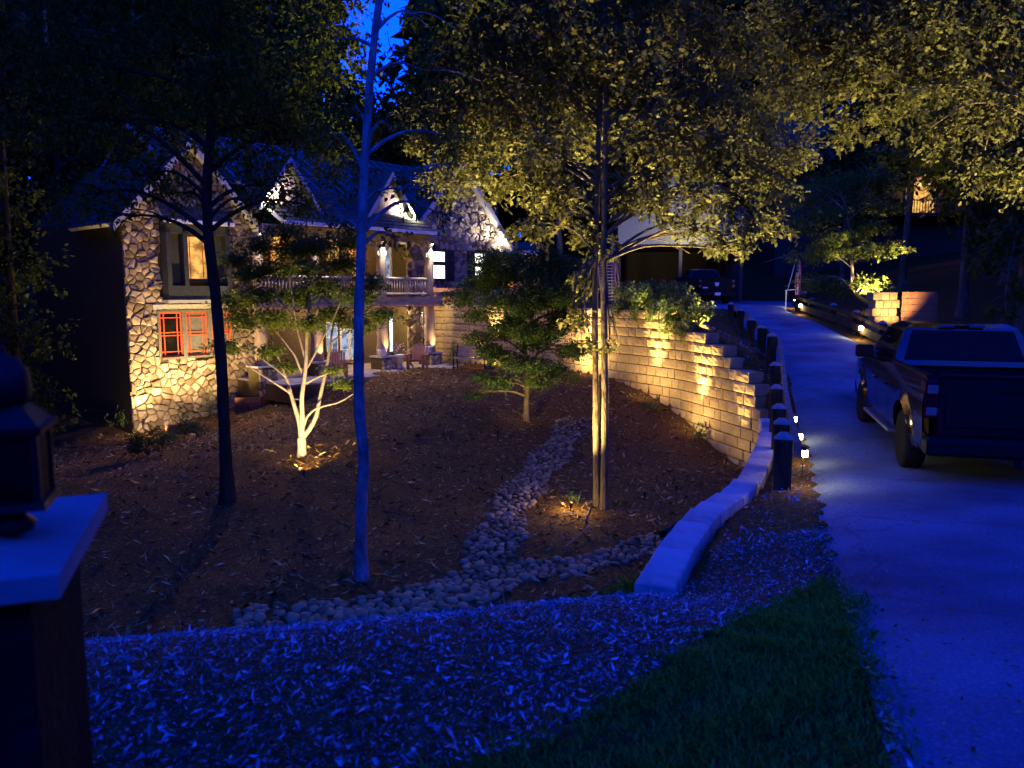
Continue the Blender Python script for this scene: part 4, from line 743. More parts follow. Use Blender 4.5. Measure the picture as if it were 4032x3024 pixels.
for k in range(3):
    a = .98 + k * .86; w = window(a, a + .72, 2.26, 3.7, 0, M['winbrown'], M['red'], M['glass'] if k == 0 else M['blind'], (.2, .8), (.12, .48, .55, .88), bw=.03, depth=.14)
    if k:
        mb = MB()
        for j in range(26): z = 2.3 + j * .052; mb.box(a + .06, a + .66, -.058, -.045, z, z + .03)
        tag(mb.build('blind_slats', M['blind'], w), kind='stuff')
hbox('lintel', .8, 3.64, -.12, .02, 3.79, 3.95, M['trim'])
# upper bay: dark timber box with its own little roof
bx0, bx1 = BAY[0], BAY[1]
hbox('bay_base', bx0, bx1, -.5, .05, 4.05, 4.55, M['dtrim']); hbox('bay_sill', bx0 - .05, bx1 + .05, -.56, .04, 4.0, 4.1, M['trim'])
for a in (bx0, bx0 + .55, bx1 - .65, bx1 - .14): hbox('bay_post', a, a + .14, -.5, .05, 4.55, 6.45, M['dtrim'])
hbox('bay_header', bx0, bx1, -.5, .05, 6.2, 6.55, M['dtrim']); hbox('bay_gutter', bx0 - .1, bx1 + .1, -.66, -.56, 6.5, 6.62, M['white'])
roof_plane((bx0 - .1, -.62, 6.6), (bx1 + .1, -.62, 6.6), (bx1 + .1, .02, 7.25), (bx0 - .1, .02, 7.25), rows=6, name='bay_roof')
window(bx0 + .72, bx1 - .7, 4.75, 6.15, -.18, M['dtrim'], M['red'], M['amber'], (.2, .8), (.75,), depth=.1)
hbox('bay_panel', bx0 + .14, bx0 + .55, -.2, .0, 4.55, 6.3, M['dtrim']); hbox('bay_panel', bx1 - .5, bx1 - .14, -.2, .0, 4.55, 6.3, M['dtrim'])
# porch: deck, columns, railing
D0, D1, TF = 3.5, 11.85, -1.62
hbox('deck', D0, D1, TF + .14, .98, 3.9, 4.1, M['dwood']); hbox('deck_beam', D0 - .05, D1 + .05, TF - .02, TF + .13, 3.83, 4.15, M['beam']); hbox('deck_trim', D0 - .05, D1 + .05, TF - .06, TF + .0, 3.76, 3.82, M['cedar'])
hbox('porch_beam', D0 + .4, D1 - .1, TF + .08, TF + .34, 6.28, 6.6, M['beam']); hbox('porch_ceiling', 4.4, 11.3, TF + .36, .98, 6.5, 6.56, M['dwood'])
colx = [3.77, 5.97, 8.95, 11.4]; lampW = (1, .9, .76)
for k, s_ in enumerate(colx):
    for (z0_, z1_, r0, r1) in ((4.11, 6.28, .19, .16), (1.85, 3.9, .23, .2)):
        n = 14; MB().tube([(s_ + .015 * math.sin(i * 1.3 + k), TF + .24, z0_ + (z1_ - z0_) * i / (n - 1)) for i in range(n)], [r0 + (r1 - r0) * i / (n - 1) for i in range(n)], 16, rough=.05, seed=k).build('column', M['log'], house, smooth=True)
    p = hbox('pedestal', s_ - .33, s_ + .33, TF - .1, TF + .56, .9, 1.84, M['mortar']); mb = MB()
    for f_, (nrm_) in enumerate(range(1)):
        for poly, a in stones([(s_ - .33, .9), (s_ + .33, .9), (s_ + .33, 1.8), (s_ - .33, 1.8)], [], .2, 40 + k): b_ = stone_mesh(poly, r_, TF - .1); mb.add(b_.v, b_.f)
    tag(mb.build('stone_facing', M['istone'], p), kind='stuff'); hbox('pedestal_cap', s_ - .38, s_ + .38, TF - .17, TF + .6, 1.842, 1.9, M['cap'])
for a, b in ((0, 1), (1, 2), (2, 3)):
    x0, x1 = colx[a] + .17, colx[b] - .17; y = TF + .22
    MB().tube([(x0, y, 4.86), (x1, y, 4.86)], .055, 9, rough=.08).build('handrail', M['rail'], house, smooth=True); MB().tube([(x0, y, 4.27), (x1, y, 4.27)], .05, 9, rough=.08).build('bottom_rail', M['rail'], house, smooth=True)
    n = int((x1 - x0) / .125); bm_ = MB().tube([(0, 0, 0), (0, 0, .56)], .028, 6, rough=.1).mesh('baluster', M['rail'], True)
    for i in range(n): link('baluster', bm_, house, (x0 + (i + .5) * (x1 - x0) / n, y, 4.29))
    for xa, sg in ((x0, 1), (x1, -1)):
        mb = MB(); pts = [(xa + sg * .62 * (1 - math.cos(t)), y, 5.66 + .62 * math.sin(t)) for t in [i * math.pi / 16 for i in range(9)]]; mb.tube(pts, .075, 8, rough=.05).build('brace', M['beam'], house, smooth=True)
# doors and windows under the porch
def hwin(px0, px1, py0, py1, t, *a, **k): x0, x1 = hs(px0, t), hs(px1, t); c = (x0 + x1) / 2; return window(x0, x1, hz(c, t, py1), hz(c, t, py0), t, *a, **k)
hwin(274, 283, 234, 275, 1, M['cedar'], M['cedar'], M['amber'], (.5,), (.7,)); hwin(327, 341, 238, 262, 1, M['dtrim'], M['dtrim'], M['amber'], (.33, .66), (.6,)); hwin(351, 358, 252, 286, 1, M['cedar'], M['red'], M['amber'], (.5,), (.5,)); hwin(381, 391, 245, 282, 1, M['white'], M['white'], M['cool'], (.5,), (.33, .66)); hwin(411, 418, 240, 280, 1, M['dtrim'], M['dtrim'], M['glass'], (.5,), (.5,))
hwin(388, 399, 315, 352, 1, M['dtrim'], M['dtrim'], M['pale'], (.7,), (.85,)); hwin(340, 348, 330, 358, 1, M['white'], M['white'], M['cool'], (), (.3,)); hwin(349, 356, 330, 358, 1, M['white'], M['white'], M['cool'], (), (.3,)); hwin(325, 337, 322, 352, 1, M['dtrim'], M['white'], M['cool'], (.5,), (.5,))
for s_ in (s1w, s2w):
    window(s_ - .36, s_ + .36, 5.62, 6.08, .0, M['dtrim'], M['dtrim'], M['whitewin'], (.22, .78), (.5,), bw=.016); window(s_ - .36, s_ + .36, 4.9, 5.5, .0, M['dtrim'], M['dtrim'], M['whitewin'], (.22, .78), (.25, .78), bw=.016)
    for sg in (-1, 1):
        mb = MB(); c = s_ + sg * .66; mb.box(c - .2, c + .2, -.13, -.08, 4.82, 6.16)
        for j in range(16): z = 4.88 + j * .078; mb.box(c - .16, c + .16, -.145, -.13, z, z + .05)
        mb.build('shutter', M['shutter'], house)
hbox('door', 12.2, 12.9, .9, 1.0, 1.4, 3.3, M['dtrim'])
# lamps on the house
for k, s_ in enumerate(colx):
    c = hw(s_, TF - .06, 6.22); L = MB().lathe([(.03, 0), (.05, .02), (.05, .1), (.03, .12)], 10).build('column_lamp', M['bronze'], house, loc=(s_, TF - .0, 6.24)); 
    MB().lathe([(.001, -.012), (.04, -.01), (.04, 0), (.001, 0)], 10).build('lens', M['bulbw'], L)
    spot(house, hw(s_, TF - .1, 6.2), hw(s_ + .02, TF + .25, 4.6), 110, 80, .6, lampW, .03)
    spot(house, hw(s_ - .0, TF - .25, 1.96), hw(s_, TF + .22, 3.6), 60 if k else 20, 80, .7, WARM, .03)
for s_, t_, z_, ts, tz in ((16.95, -.3, 6.4, 15.0, 8.0), (hs(391, -.9) + 1.05, -1.14, 7.12, hs(391, -.9) + .1, 8.0), (hs(292, -.9) - 1.05, -1.14, 7.12, hs(292, -.9) - .1, 8.1)):
    L = MB().lathe([(.02, 0), (.045, .02), (.045, .09), (.02, .1)], 10).build('eave_lamp', M['bronze'], house, loc=(s_, t_, z_)); MB().lathe([(.001, .101), (.035, .101), (.03, .112), (.001, .112)], 10).build('lens', M['bulbw'], L)
    point(house, hw(s_, t_ - .08, z_ + .2), 20, lampW, .03); spot(house, hw(s_, t_ - .3, z_ + .12), hw(ts, 0, tz), 330, 75, .8, lampW, .03)
point(house, hw(6.2, -.1, 6.0), 38, (1, .6, .25), .1); point(house, hw(9.6, -.1, 6.0), 28, (1, .66, .32), .1); point(house, hw(7.5, -.2, 3.4), 70, (1, .7, .4), .1); point(house, hw(10.4, -.3, 3.4), 60, (1, .72, .42), .1)
spot(house, hw(5.0, TF - .1, 3.7), (-7.5, 18.5, -4.2), 5000, 72, 1, (1, .62, .3), .06); spot(house, hw(10, TF - .1, 3.7), (-1.8, 21.5, -3.5), 3200, 72, 1, (1, .62, .3), .06); hbox('flood_lamp', 9.94, 10.06, TF - .14, TF - .05, 3.66, 3.76, M['bronze']); hbox('flood_lamp', 4.94, 5.06, TF - .14, TF - .05, 3.66, 3.76, M['bronze'])  # right-hand deck flood and its housing are added to warm the mound
# patio and timber edging
def hpt(px_, t, z): return hw(hs(px_, t), t, z)
mb = MB(); r_p = random.Random(3); pat = empty('patio', hw(8, -2, 1.4), HA, kind='structure'); pat['label'] = 'paved patio in front of the lower porch'
PM = HM.inverted() @ pat.matrix_basis; pinv = Matrix.Translation(-Vector((8, -2, 1.4)))
MB().box(-4.4, 5.2, -1.3, 2.95, -.6, -.07).build('patio_base', M['mortar'], pat)
x = -4.4
while x < 5.2:
    w = r_p.choice((.45, .6, .75)); y = -1.3
    while y < 2.95:
        d = r_p.choice((.4, .55, .7)); MB().box(x + .01, min(x + w, 5.2) - .01, y + .01, min(y + d, 2.95) - .01, -.07, r_p.uniform(-.012, 0)).build('paver', M['patio'], pat); y += d
    x += w
def edging(name, label, pts, courses, h=.17, z=None):
    a0 = Vector(pts[0]); t = empty(name, a0, 0, label, 'edging')
    for k in range(courses):
        for i in range(len(pts) - 1):
            a, b = Vector(pts[i]), Vector(pts[i+1]); zz = (z if z is not None else min(a.z, b.z) - .1) + k * h + h/2; a.z = b.z = zz; a -= a0; b -= a0; MB().bar(a, b, .18, h - .008).build('timber', M['edging'], t)
    return t
q0, q1, q2 = gpt(236, 415), gpt(262, 407), gpt(300, 392); edging('timber_edging', 'dark red timber retaining edge below the lit house corner', [q0, q1, q2], 4); edging('timber_edging', 'upper timber step at the patio corner', [hw(3.9, -2.6, 0), hw(6.6, -3.4, 0)], 3, z=-3.55)
q0, q1 = gpt(168, 437), gpt(196, 430); edging('timber_edging', 'short timber edge between the shrubs at the house foot', [q0, q1], 2, z=q1.z - .05)
mb = MB(); a = hw(4.4, -2.0, 0); lw = empty('planter_wall', hw(4.2, -2.0, .3), HA, 'low tan block wall glowing in lamp light at the patio end', 'wall'); 
for k in range(4):
    for j in range(3): o = link('block', BM[.52][(k + j) % 4], lw, (.26 + j * .52 - (.2 if k % 2 else 0), 0, k * CH), (0, 0, math.pi))
# ------------------------------------------------------------------ furniture and pots on the patio
PZ = -2.995
def adirondack(label, loc, rz):
    t = empty('adirondack_chair', loc, rz, label, 'chair')
    for i in range(7):
        a = (i - 3) * .075; h = .95 - .012 * (i - 3)**2; MB().bar((a, -.28, .32), (a * 1.25, -.62, h), .068, .02, up=(0, -1, .3)).build('back_slat', M['adir'], t)
    for i in range(6): MB().bar((-.27, .28 - i * .1, .38 - i * .022), (.27, .28 - i * .1, .38 - i * .022), .085, .02).build('seat_slat', M['adir'], t)
    for sg in (-1, 1):
        MB().box(sg * .36 - .07, sg * .36 + .07, -.5, .34, .55, .575).build('arm', M['adir'], t); MB().bar((sg * .3, .3, 0), (sg * .3, .3, .55), .09, .03, up=(0, 1, 0)).build('leg', M['adir'], t); MB().bar((sg * .29, -.66, .02), (sg * .29, .3, .36), .025, .1).build('leg', M['adir'], t); MB().bar((sg * .33, -.42, .3), (sg * .33, -.42, .55), .06, .03, up=(0, 1, 0)).build('arm_post', M['adir'], t)
    return t
def side_table(label, loc, rz):
    t = empty('side_table', loc, rz, label, 'table')
    for i in range(5): MB().box(-.26, .26, -.24 + i * .097, -.15 + i * .097, .44, .465).build('slat', M['cedar'], t)
    for a in (-.22, .22):
        for b in (-.2, .2): MB().box(a - .025, a + .025, b - .025, b + .025, 0, .44).build('leg', M['cedar'], t)
def pz(px_, Y): p = pix(px_, 360, Y); return Vector((p.x, Y, PZ))
adirondack('reddish adirondack chair right of the middle porch column', pz(417, 29.6), R(175)); adirondack('reddish adirondack chair half hidden left of the blue trunk', pz(337, 26.6), R(195))
side_table('cedar side table by the blue trunk and left chair', pz(351, 27.4), R(20)); side_table('cedar side table beside the right adirondack chair', pz(403, 29.6), R(10))
def pot(name, label, loc, prof, mat, plant=None, lm='ivy', size=.07):
    t = empty(name, loc, 0, label, 'planter'); MB().lathe(prof, 16).build('pot', mat, t, smooth=True)
    if plant:
        V, k = sprays(plant, 1500, size, 'leaf', -.1, .2, .6, 0, 5); link('foliage', fast_mesh('foliage', V, k, M[lm]), t)
    return t
P1 = [(.1, 0), (.15, .03), (.17, .2), (.19, .26), (.16, .26), (.1, .2)]
pot('flower_pot', 'small white pot on the middle column pedestal', hw(8.72, TF - .02, 1.9), P1, M['pot']); pot('flower_pot', 'white pot with green sprig beside the right porch column', hw(11.1, TF + .0, 1.9), P1, M['pot'], [(0, 0, .36, .14, .14, .12)])
pot('flower_pot', 'tall white urn of pink flowers right of the middle column', hw(9.35, TF - .3, 1.4), [(.14, 0), (.14, .05), (.08, .12), (.12, .3), (.19, .5), (.2, .55), (.15, .55), (.1, .4)], M['pot'], [(0, 0, .85, .25, .25, .3)], 'flower', .06)
pu = pz(490, 29.2); pot('stone_urn', 'dark urn on a pedestal at the right end of the bench', pu, [(.22, 0), (.22, .12), (.13, .2), (.13, .6), (.24, .75), (.3, .95), (.33, 1.0), (.24, 1.0), (.2, .9)], M['mortar'], [(0, 0, 1.2, .3, .3, .25)], 'maple')
def basket(label, loc):
    t = empty('hanging_basket', loc, 0, label, 'hanging basket'); MB().lathe([(.05, -.2), (.14, -.16), (.2, -.05), (.22, 0), (.19, 0), (.1, -.1)], 16).build('bowl', M['coir'], t, smooth=True)
    mb = MB()
    for a in (0, 2.1, 4.2): mb.tube([(.2 * math.cos(a), .2 * math.sin(a), 0), (0, 0, .5)], .006, 5)
    mb.tube([(0, 0, .5), (0, 0, .58)], .008, 5); mb.build('chain', M['metal'], t)
    V, k = sprays([(0, 0, .08, .3, .3, .14), (.2, 0, 0, .18, .2, .12), (-.2, .05, -.02, .18, .2, .12)], 1900, .09, 'leaf', .4, .25, .6, 0, 6); link('foliage', fast_mesh('foliage', V, k, M['ivy']), t)
basket('hanging basket of ferny leaves under the deck beam', hw(10.25, TF + .2, 3.2)); basket('hanging basket on the upper porch between the right columns', hw(10.3, TF + .2, 5.7)); basket('hanging basket on the upper porch near the left column', hw(4.85, TF + .2, 5.7))
wc = empty('wind_chime', hw(10.95, TF + .1, 3.55), 0, 'silver wind chime hanging from the deck beam by the right column', 'wind chime'); MB().lathe([(.01, 0), (.07, -.01), (.07, -.03), (.01, -.03)], 12).build('top_disc', M['steel'], wc); MB().tube([(0, 0, 0), (0, 0, .28)], .005, 5).build('cord', M['steel'], wc)
for i in range(5): a = i * 1.257; MB().tube([(.05 * math.cos(a), .05 * math.sin(a), -.04), (.05 * math.cos(a), .05 * math.sin(a), -.55 - .05 * i)], .012, 6).build('chime_tube', M['steel'], wc)
bn = empty('garden_bench', pz(472, 29.6), R(-14), 'slatted wooden bench with dark iron legs against the block wall', 'bench')
for i in range(4): MB().box(-.68, .68, -.1 - i * .11, -.01 - i * .11, .42, .45).build('seat_slat', M['bench'], bn)
for i in range(4): MB().box(-.68, .68, .07 + i * .025, .09 + i * .025, .5 + i * .1, .585 + i * .1).build('back_slat', M['bench'], bn)
for sg in (-.62, .62):
    mb = MB(); mb.bar((sg, -.42, 0), (sg, -.36, .42), .04, .03); mb.bar((sg, .12, 0), (sg, .02, .42), .04, .03); mb.bar((sg, -.42, .41), (sg, .04, .41), .03, .03); mb.bar((sg, .03, .4), (sg, .17, .95), .04, .03); mb.bar((sg, -.4, .62), (sg, .08, .64), .04, .025); mb.bar((sg, -.4, .41), (sg, -.4, .62), .03, .03); mb.build('leg', M['metal'], bn)
# two cedar boards fencing the terrace above the wall
cf = empty('board_fence', hw(12.0, -1.0, 4.0), 0, 'two bright cedar boards fencing the terrace right of the deck', 'fence'); a, b = Vector((0, 0, 0)), pix(492, 296, 32.6) - hw(12.0, -1.0, 4.0); b.z = 0
for z, h in ((.0, .3), (.42, .16)): MB().bar(a + Vector((0, 0, z)), b + Vector((0, 0, z)), .04, h).build('board', M['cedar'], cf)
for u in (.02, .5, .98): p = a.lerp(b, u); MB().box(p.x - .05, p.x + .05, p.y + .03, p.y + .13, -.35, .55).build('post', M['cedar'], cf)

# ------------------------------------------------------------------ landscape spotlights
def uplight(label, loc, target, power, cone=60, blend=.7, col=WARM, group='garden spotlights', size=.05, lens=True):
    loc = Vector(loc); t = empty('garden_spotlight', loc, 0, label, 'spotlight', group); d = (Vector(target) - (loc + Vector((0, 0, .2)))).normalized(); q = d.to_track_quat('Z', 'Y').to_matrix().to_4x4()
    MB().tube([(0, 0, -.12), (0, 0, .1)], .01, 6).build('stake', M['bronze'], t); Mx = Matrix.Translation((0, 0, .12)) @ q @ Matrix.Scale(.6, 4)
    h = MB(); h.lathe([(.03, -.08), (.045, -.06), (.05, .04), (.055, .08), (.045, .08), (.04, .03)], 12, 0, Mx); hd = h.build('housing', M['bronze'], t, smooth=True)
    if lens: MB().lathe([(.001, .032), (.039, .032), (.039, .04), (.001, .04)], 12, 0, Mx).build('lens', M['bulb'], hd)
    spot(t, loc + Vector((0, 0, .12)) + d * .1, target, power, cone, blend, col, size); return t
def wallpt(px_, off=-.55):
    """foot of the block wall seen at pixel column px"""
    best = min(range(len(WS)), key=lambda i: abs(512 + FPX * WS[i, 0] / WS[i, 1] / 1.0 - px_) + (1e3 if WS[i, 1] < 17.2 else 0)); p = WS[best]; a = wang(wt[best]); n = Vector((-math.sin(a), math.cos(a), 0)); q = Vector((p[0], p[1], 0)) + n * (-off); q.z = gz(q.x, q.y); return q, n
for px_, pw, lab in ((657, 620, 'spotlight at the wall foot making the left bright streak'), (703, 680, 'spotlight at the wall foot making the right bright streak'), (590, 1100, 'spotlight behind the oak trunks washing the block wall'), (497, 1100, 'spotlight behind the urn washing the far block wall'), (745, 160, 'dim spotlight at the low wall end')):
    q, n = wallpt(px_, -.42); uplight(lab, q, q - n * .33 + Vector((0, 0, 2.4)), pw * (1.8 if px_ > 640 else 1.15), 46, .9)
    if pw > 100: spot(None, q + n * .7 + Vector((0, 0, .25)), q - n * .3 + Vector((0, 0, 1.3)), pw * (.13 if px_ > 640 else .28), 150, 1)
f8 = b8 + Vector((.5, -1.7, 0)); f8.z = gz(f8.x, f8.y); uplight('spotlight in the mulch in front of the small dogwood', f8, b8 + Vector((0, .3, 2.0)), 420, 120, .8)
fo = gpt(571, 512); uplight('glowing spotlight stuck in the mulch left of the oak trunks', fo, Vector((bA.x - .1, bA.y + .1, 3)), 1700, 62, .8); point(None, fo + Vector((0, 0, .24)), 9, WARM, .04); MB()
uplight('spotlight right of the oak trunks', Vector((bA.x + .9, bA.y + .9, gz(bA.x + .9, bA.y + .9))), Vector((bA.x + 1.8, bA.y + .9, 6)), 1900, 95, .8, CANO)
uplight('spotlight in the mulch aimed at the left oak boughs', (-.2, 15.3, gz(-.2, 15.3)), (-.5, 14.4, 6), 3000, 58, .8, CANO)
uplight('spotlight at the bushes by the left house corner', hw(.15, -.9, .0) + Vector((0, 0, .15)), hw(.5, 0, 4.5), 400, 120, .8); uplight('spotlight at the right corner of the stone wing', hw(4.0, -1.1, .62), hw(3.9, 0, 4.2), 480, 120, .8)
uplight('spotlight under the stone wing window', hw(1.9, -2.3, .2), hw(2.1, 0, 4), 750, 110, .9); uplight('spotlight aimed up into the broad tree', hw(3.0, -3.4, .2), Vector((-5.6, 14.6, 3)), 250, 80, .8)
uplight('spotlight on the bank under the driveway oak limb', (11.6, 16.2, gz(11.6, 16.2)), (9.8, 17.4, 6), 2800, 95, .8, CANO); uplight('spotlight beneath the flag dogwood', b5 + Vector((-.9, -.8, .05)), b5 + Vector((-.3, 0, 5)), 2300, 110, .8)
uplight('spotlight in the mulch between creek and wall aimed at the right oak boughs', (3.4, 15.6, gz(3.4, 15.6)), (4.4, 15.4, 6), 1900, 80, .8, CANO)

uplight('added fill spotlight in front of the Japanese maple', b9 + Vector((-.7, -2.4, .03)), b9 + Vector((0, 0, 2.0)), 210, 100, .9)  # fill lamp added to lift the maple leaves
uplight('added fill spotlight in front of the corner bushes by the house', hw(-.1, -2.3, .0) + Vector((0, 0, .1)), hw(.2, 0, 1.2), 160, 130, .9)  # second lamp added from the front to brighten the corner bush
uplight('added spotlight standing in for wall-lamp spill on the wall-top shrubs', (5.7, 21.6, gz(5.7, 21.6)), (4.6, 22.4, .2), 420, 140, .9)  # added lamp, imitates spill from the wall spotlights below
# ------------------------------------------------------------------ timber guardrails with little lamps
post_mb = MB(); post_mb.box(-.11, .11, -.11, .11, -.9, .68); post_mb.add([(-.125, -.125, .68), (.125, -.125, .68), (.125, .125, .68), (-.125, .125, .68), (-.045, -.045, .76), (.045, -.045, .76), (.045, .045, .76), (-.045, .045, .76)], [(3, 2, 1, 0), (0, 1, 5, 4), (1, 2, 6, 5), (2, 3, 7, 6), (3, 0, 4, 7), (4, 5, 6, 7)], 1)
post_me = post_mb.mesh('post', [M['timber'], M['rail']])
def rail_lamp(label, loc, face, pw=7, sz=1):
    t = empty('guardrail_lamp', loc, math.atan2(face.y, face.x), label, 'lamp', 'guardrail lamps'); t.scale = (sz, sz, sz); MB().box(-.01, .05, -.06, .06, .03, .07).build('hood', M['bronze'], t); MB().box(-.012, -.002, -.05, .05, -.06, .03).build('back_plate', M['bronze'], t)
    MB().box(.0, .06, -.05, .05, -.05, .026, bev=.012).build('bulb', M['bulb'], t); MB().tube([(.01, 0, -.06), (.01, 0, -.3)], .006, 5).build('cable', M['bronze'], t); point(t, Vector(loc) + face * .09 - Vector((0, 0, .05)), pw, WARM, .04)
def guard(label, ys_, right, off, rails, pw):
    b = drive_edge(ys_[0], right); sg = 1 if right else -1; t = empty('timber_guardrail', b, 0, label, 'guardrail'); P = []
    for y in ys_:
        e, e2 = drive_edge(y, right), drive_edge(y + .3, right); d = (e2 - e).normalized(); n = Vector((d.y, -d.x, 0)).normalized() * sg; p = e + n * off; p.z = max(gz(p.x, p.y), e.z - .1); P.append((p, n, d))
        o = link('post', post_me, t, p - b, (0, 0, math.atan2(d.y, d.x)))
    for i in range(len(P) - 1):
        (p, n, d), (q, n2, _) = P[i], P[i+1]; 
        for z, h in rails: MB().bar(p - n * .175 + Vector((0, 0, z)) - b, q - n2 * .175 + Vector((0, 0, z)) - b, .085, h).build('rail', M['timber'] if right else M['log'], t)  # left rails use a paler wood for the lamp and sky light on them
    return t, P
gl, PL = guard('timber guardrail with capped posts along the left driveway edge', [10.0, 11.6, 13.4, 15.3, 17.2, 19.2, 21.4, 24.0, 27.0, 30.5], False, .4, ((.54, .2),), 6)
for k, lab in ((0, 'nearest guardrail lamp glowing on the first left post'), (1, 'second guardrail lamp from the near left post'), (2, 'third guardrail lamp from the near left post')):
    p, n, d = PL[k]; rail_lamp(lab, p - n * .235 + d * .05 + Vector((0, 0, .5)), -n, 2.6, 1.15)
gr, PR = guard('timber guardrail with a wide lower board on the far right driveway side', [20.0, 22.2, 24.6, 27.4, 30.4, 33.6, 37, 40.5], True, .5, ((.62, .13), (.26, .26)), 6)
for k, u, lab in ((0, .5, 'right guardrail lamp nearest the pickup mirror'), (2, .45, 'second lamp on the right guardrail past the pickup'), (5, .3, 'third lamp on the right guardrail uphill'), (6, .4, 'farthest lamp on the right guardrail by the flag')):
    (p, n, d), (q, _, _) = PR[k], PR[k+1]; rail_lamp(lab, p.lerp(q, u) - n * .215 + Vector((0, 0, .36)), -n, 12, 1.7)
# tan block pier with a board screen, lit, across the driveway
pp = pix(881, 330, 26.5); pp.z = gz(pp.x, pp.y) - .2; pier = empty('block_pier', pp, R(8), 'tan block pier lit bright beyond the right guardrail', 'pier')
for k in range(6):
    for j in range(3): link('block', BM[.3][(k * 3 + j) % 4], pier, (-.3 + j * .3 - (.1 if k % 2 else 0), -.3, k * CH), (0, 0, math.pi))
scr = empty('board_screen', pp + Vector((.55, -.2, 0)), R(-12), 'red-brown board screen beside the tan block pier', 'screen')
for k in range(7): MB().box(0, 1.1, -.02, .02, .1 + k * .22, .1 + k * .22 + .205).build('board', M['clay'], scr)
for a in (.03, 1.0): MB().box(a, a + .08, .022, .1, -.1, 1.6).build('post', M['timber'], scr)
uplight('spotlight behind the guardrail lighting the block pier', pp + Vector((.15, -1.5, .35)), pp + Vector((.1, -.2, 1.6)), 200, 90, .8)
# ------------------------------------------------------------------ flag
fp = Vector((13.2, 35.9, gz(13.2, 35.9))); fl = empty('flag', fp, 0, 'striped flag hanging from a slanted pole beyond the guardrail', 'flag'); MB().tube([(-.55, 0, 0), (-.55, 0, .95)], .03, 8).build('stand_post', M['white'], fl); MB().tube([(-.62, 0, .95), (-.1, 0, 1.0)], .02, 8).build('bracket', M['white'], fl); MB().tube([(-.5, 0, .95), (-.12, 0, 2.55)], .018, 8).build('pole', M['white'], fl)
mb = MB(); nu, nv = 26, 20
for j in range(nv + 1):
    for i in range(nu + 1):
        u, v = i / nu, j / nv; mb.v.append((-.14 + .34 * u * (.55 + .45 * v) + .03 * math.sin(v * 7), .09 * math.sin(u * 15) * (.4 + .6 * v), 2.5 - 1.75 * v - .22 * u * (1 - v)))
for j in range(nv):
    for i in range(nu):
        mb.f.append((j*(nu+1) + i, j*(nu+1) + i + 1, (j+1)*(nu+1) + i + 1, (j+1)*(nu+1) + i)); stripe = i // 2; can = i < 14 and j < 8; mb.m.append((1 if (i + j) % 2 and i % 4 == 1 else 2) if can else (0 if stripe % 2 == 0 else 1))
mb.build('cloth', [M['flagr'], M['flagw'], M['flagb']], fl, smooth=True)

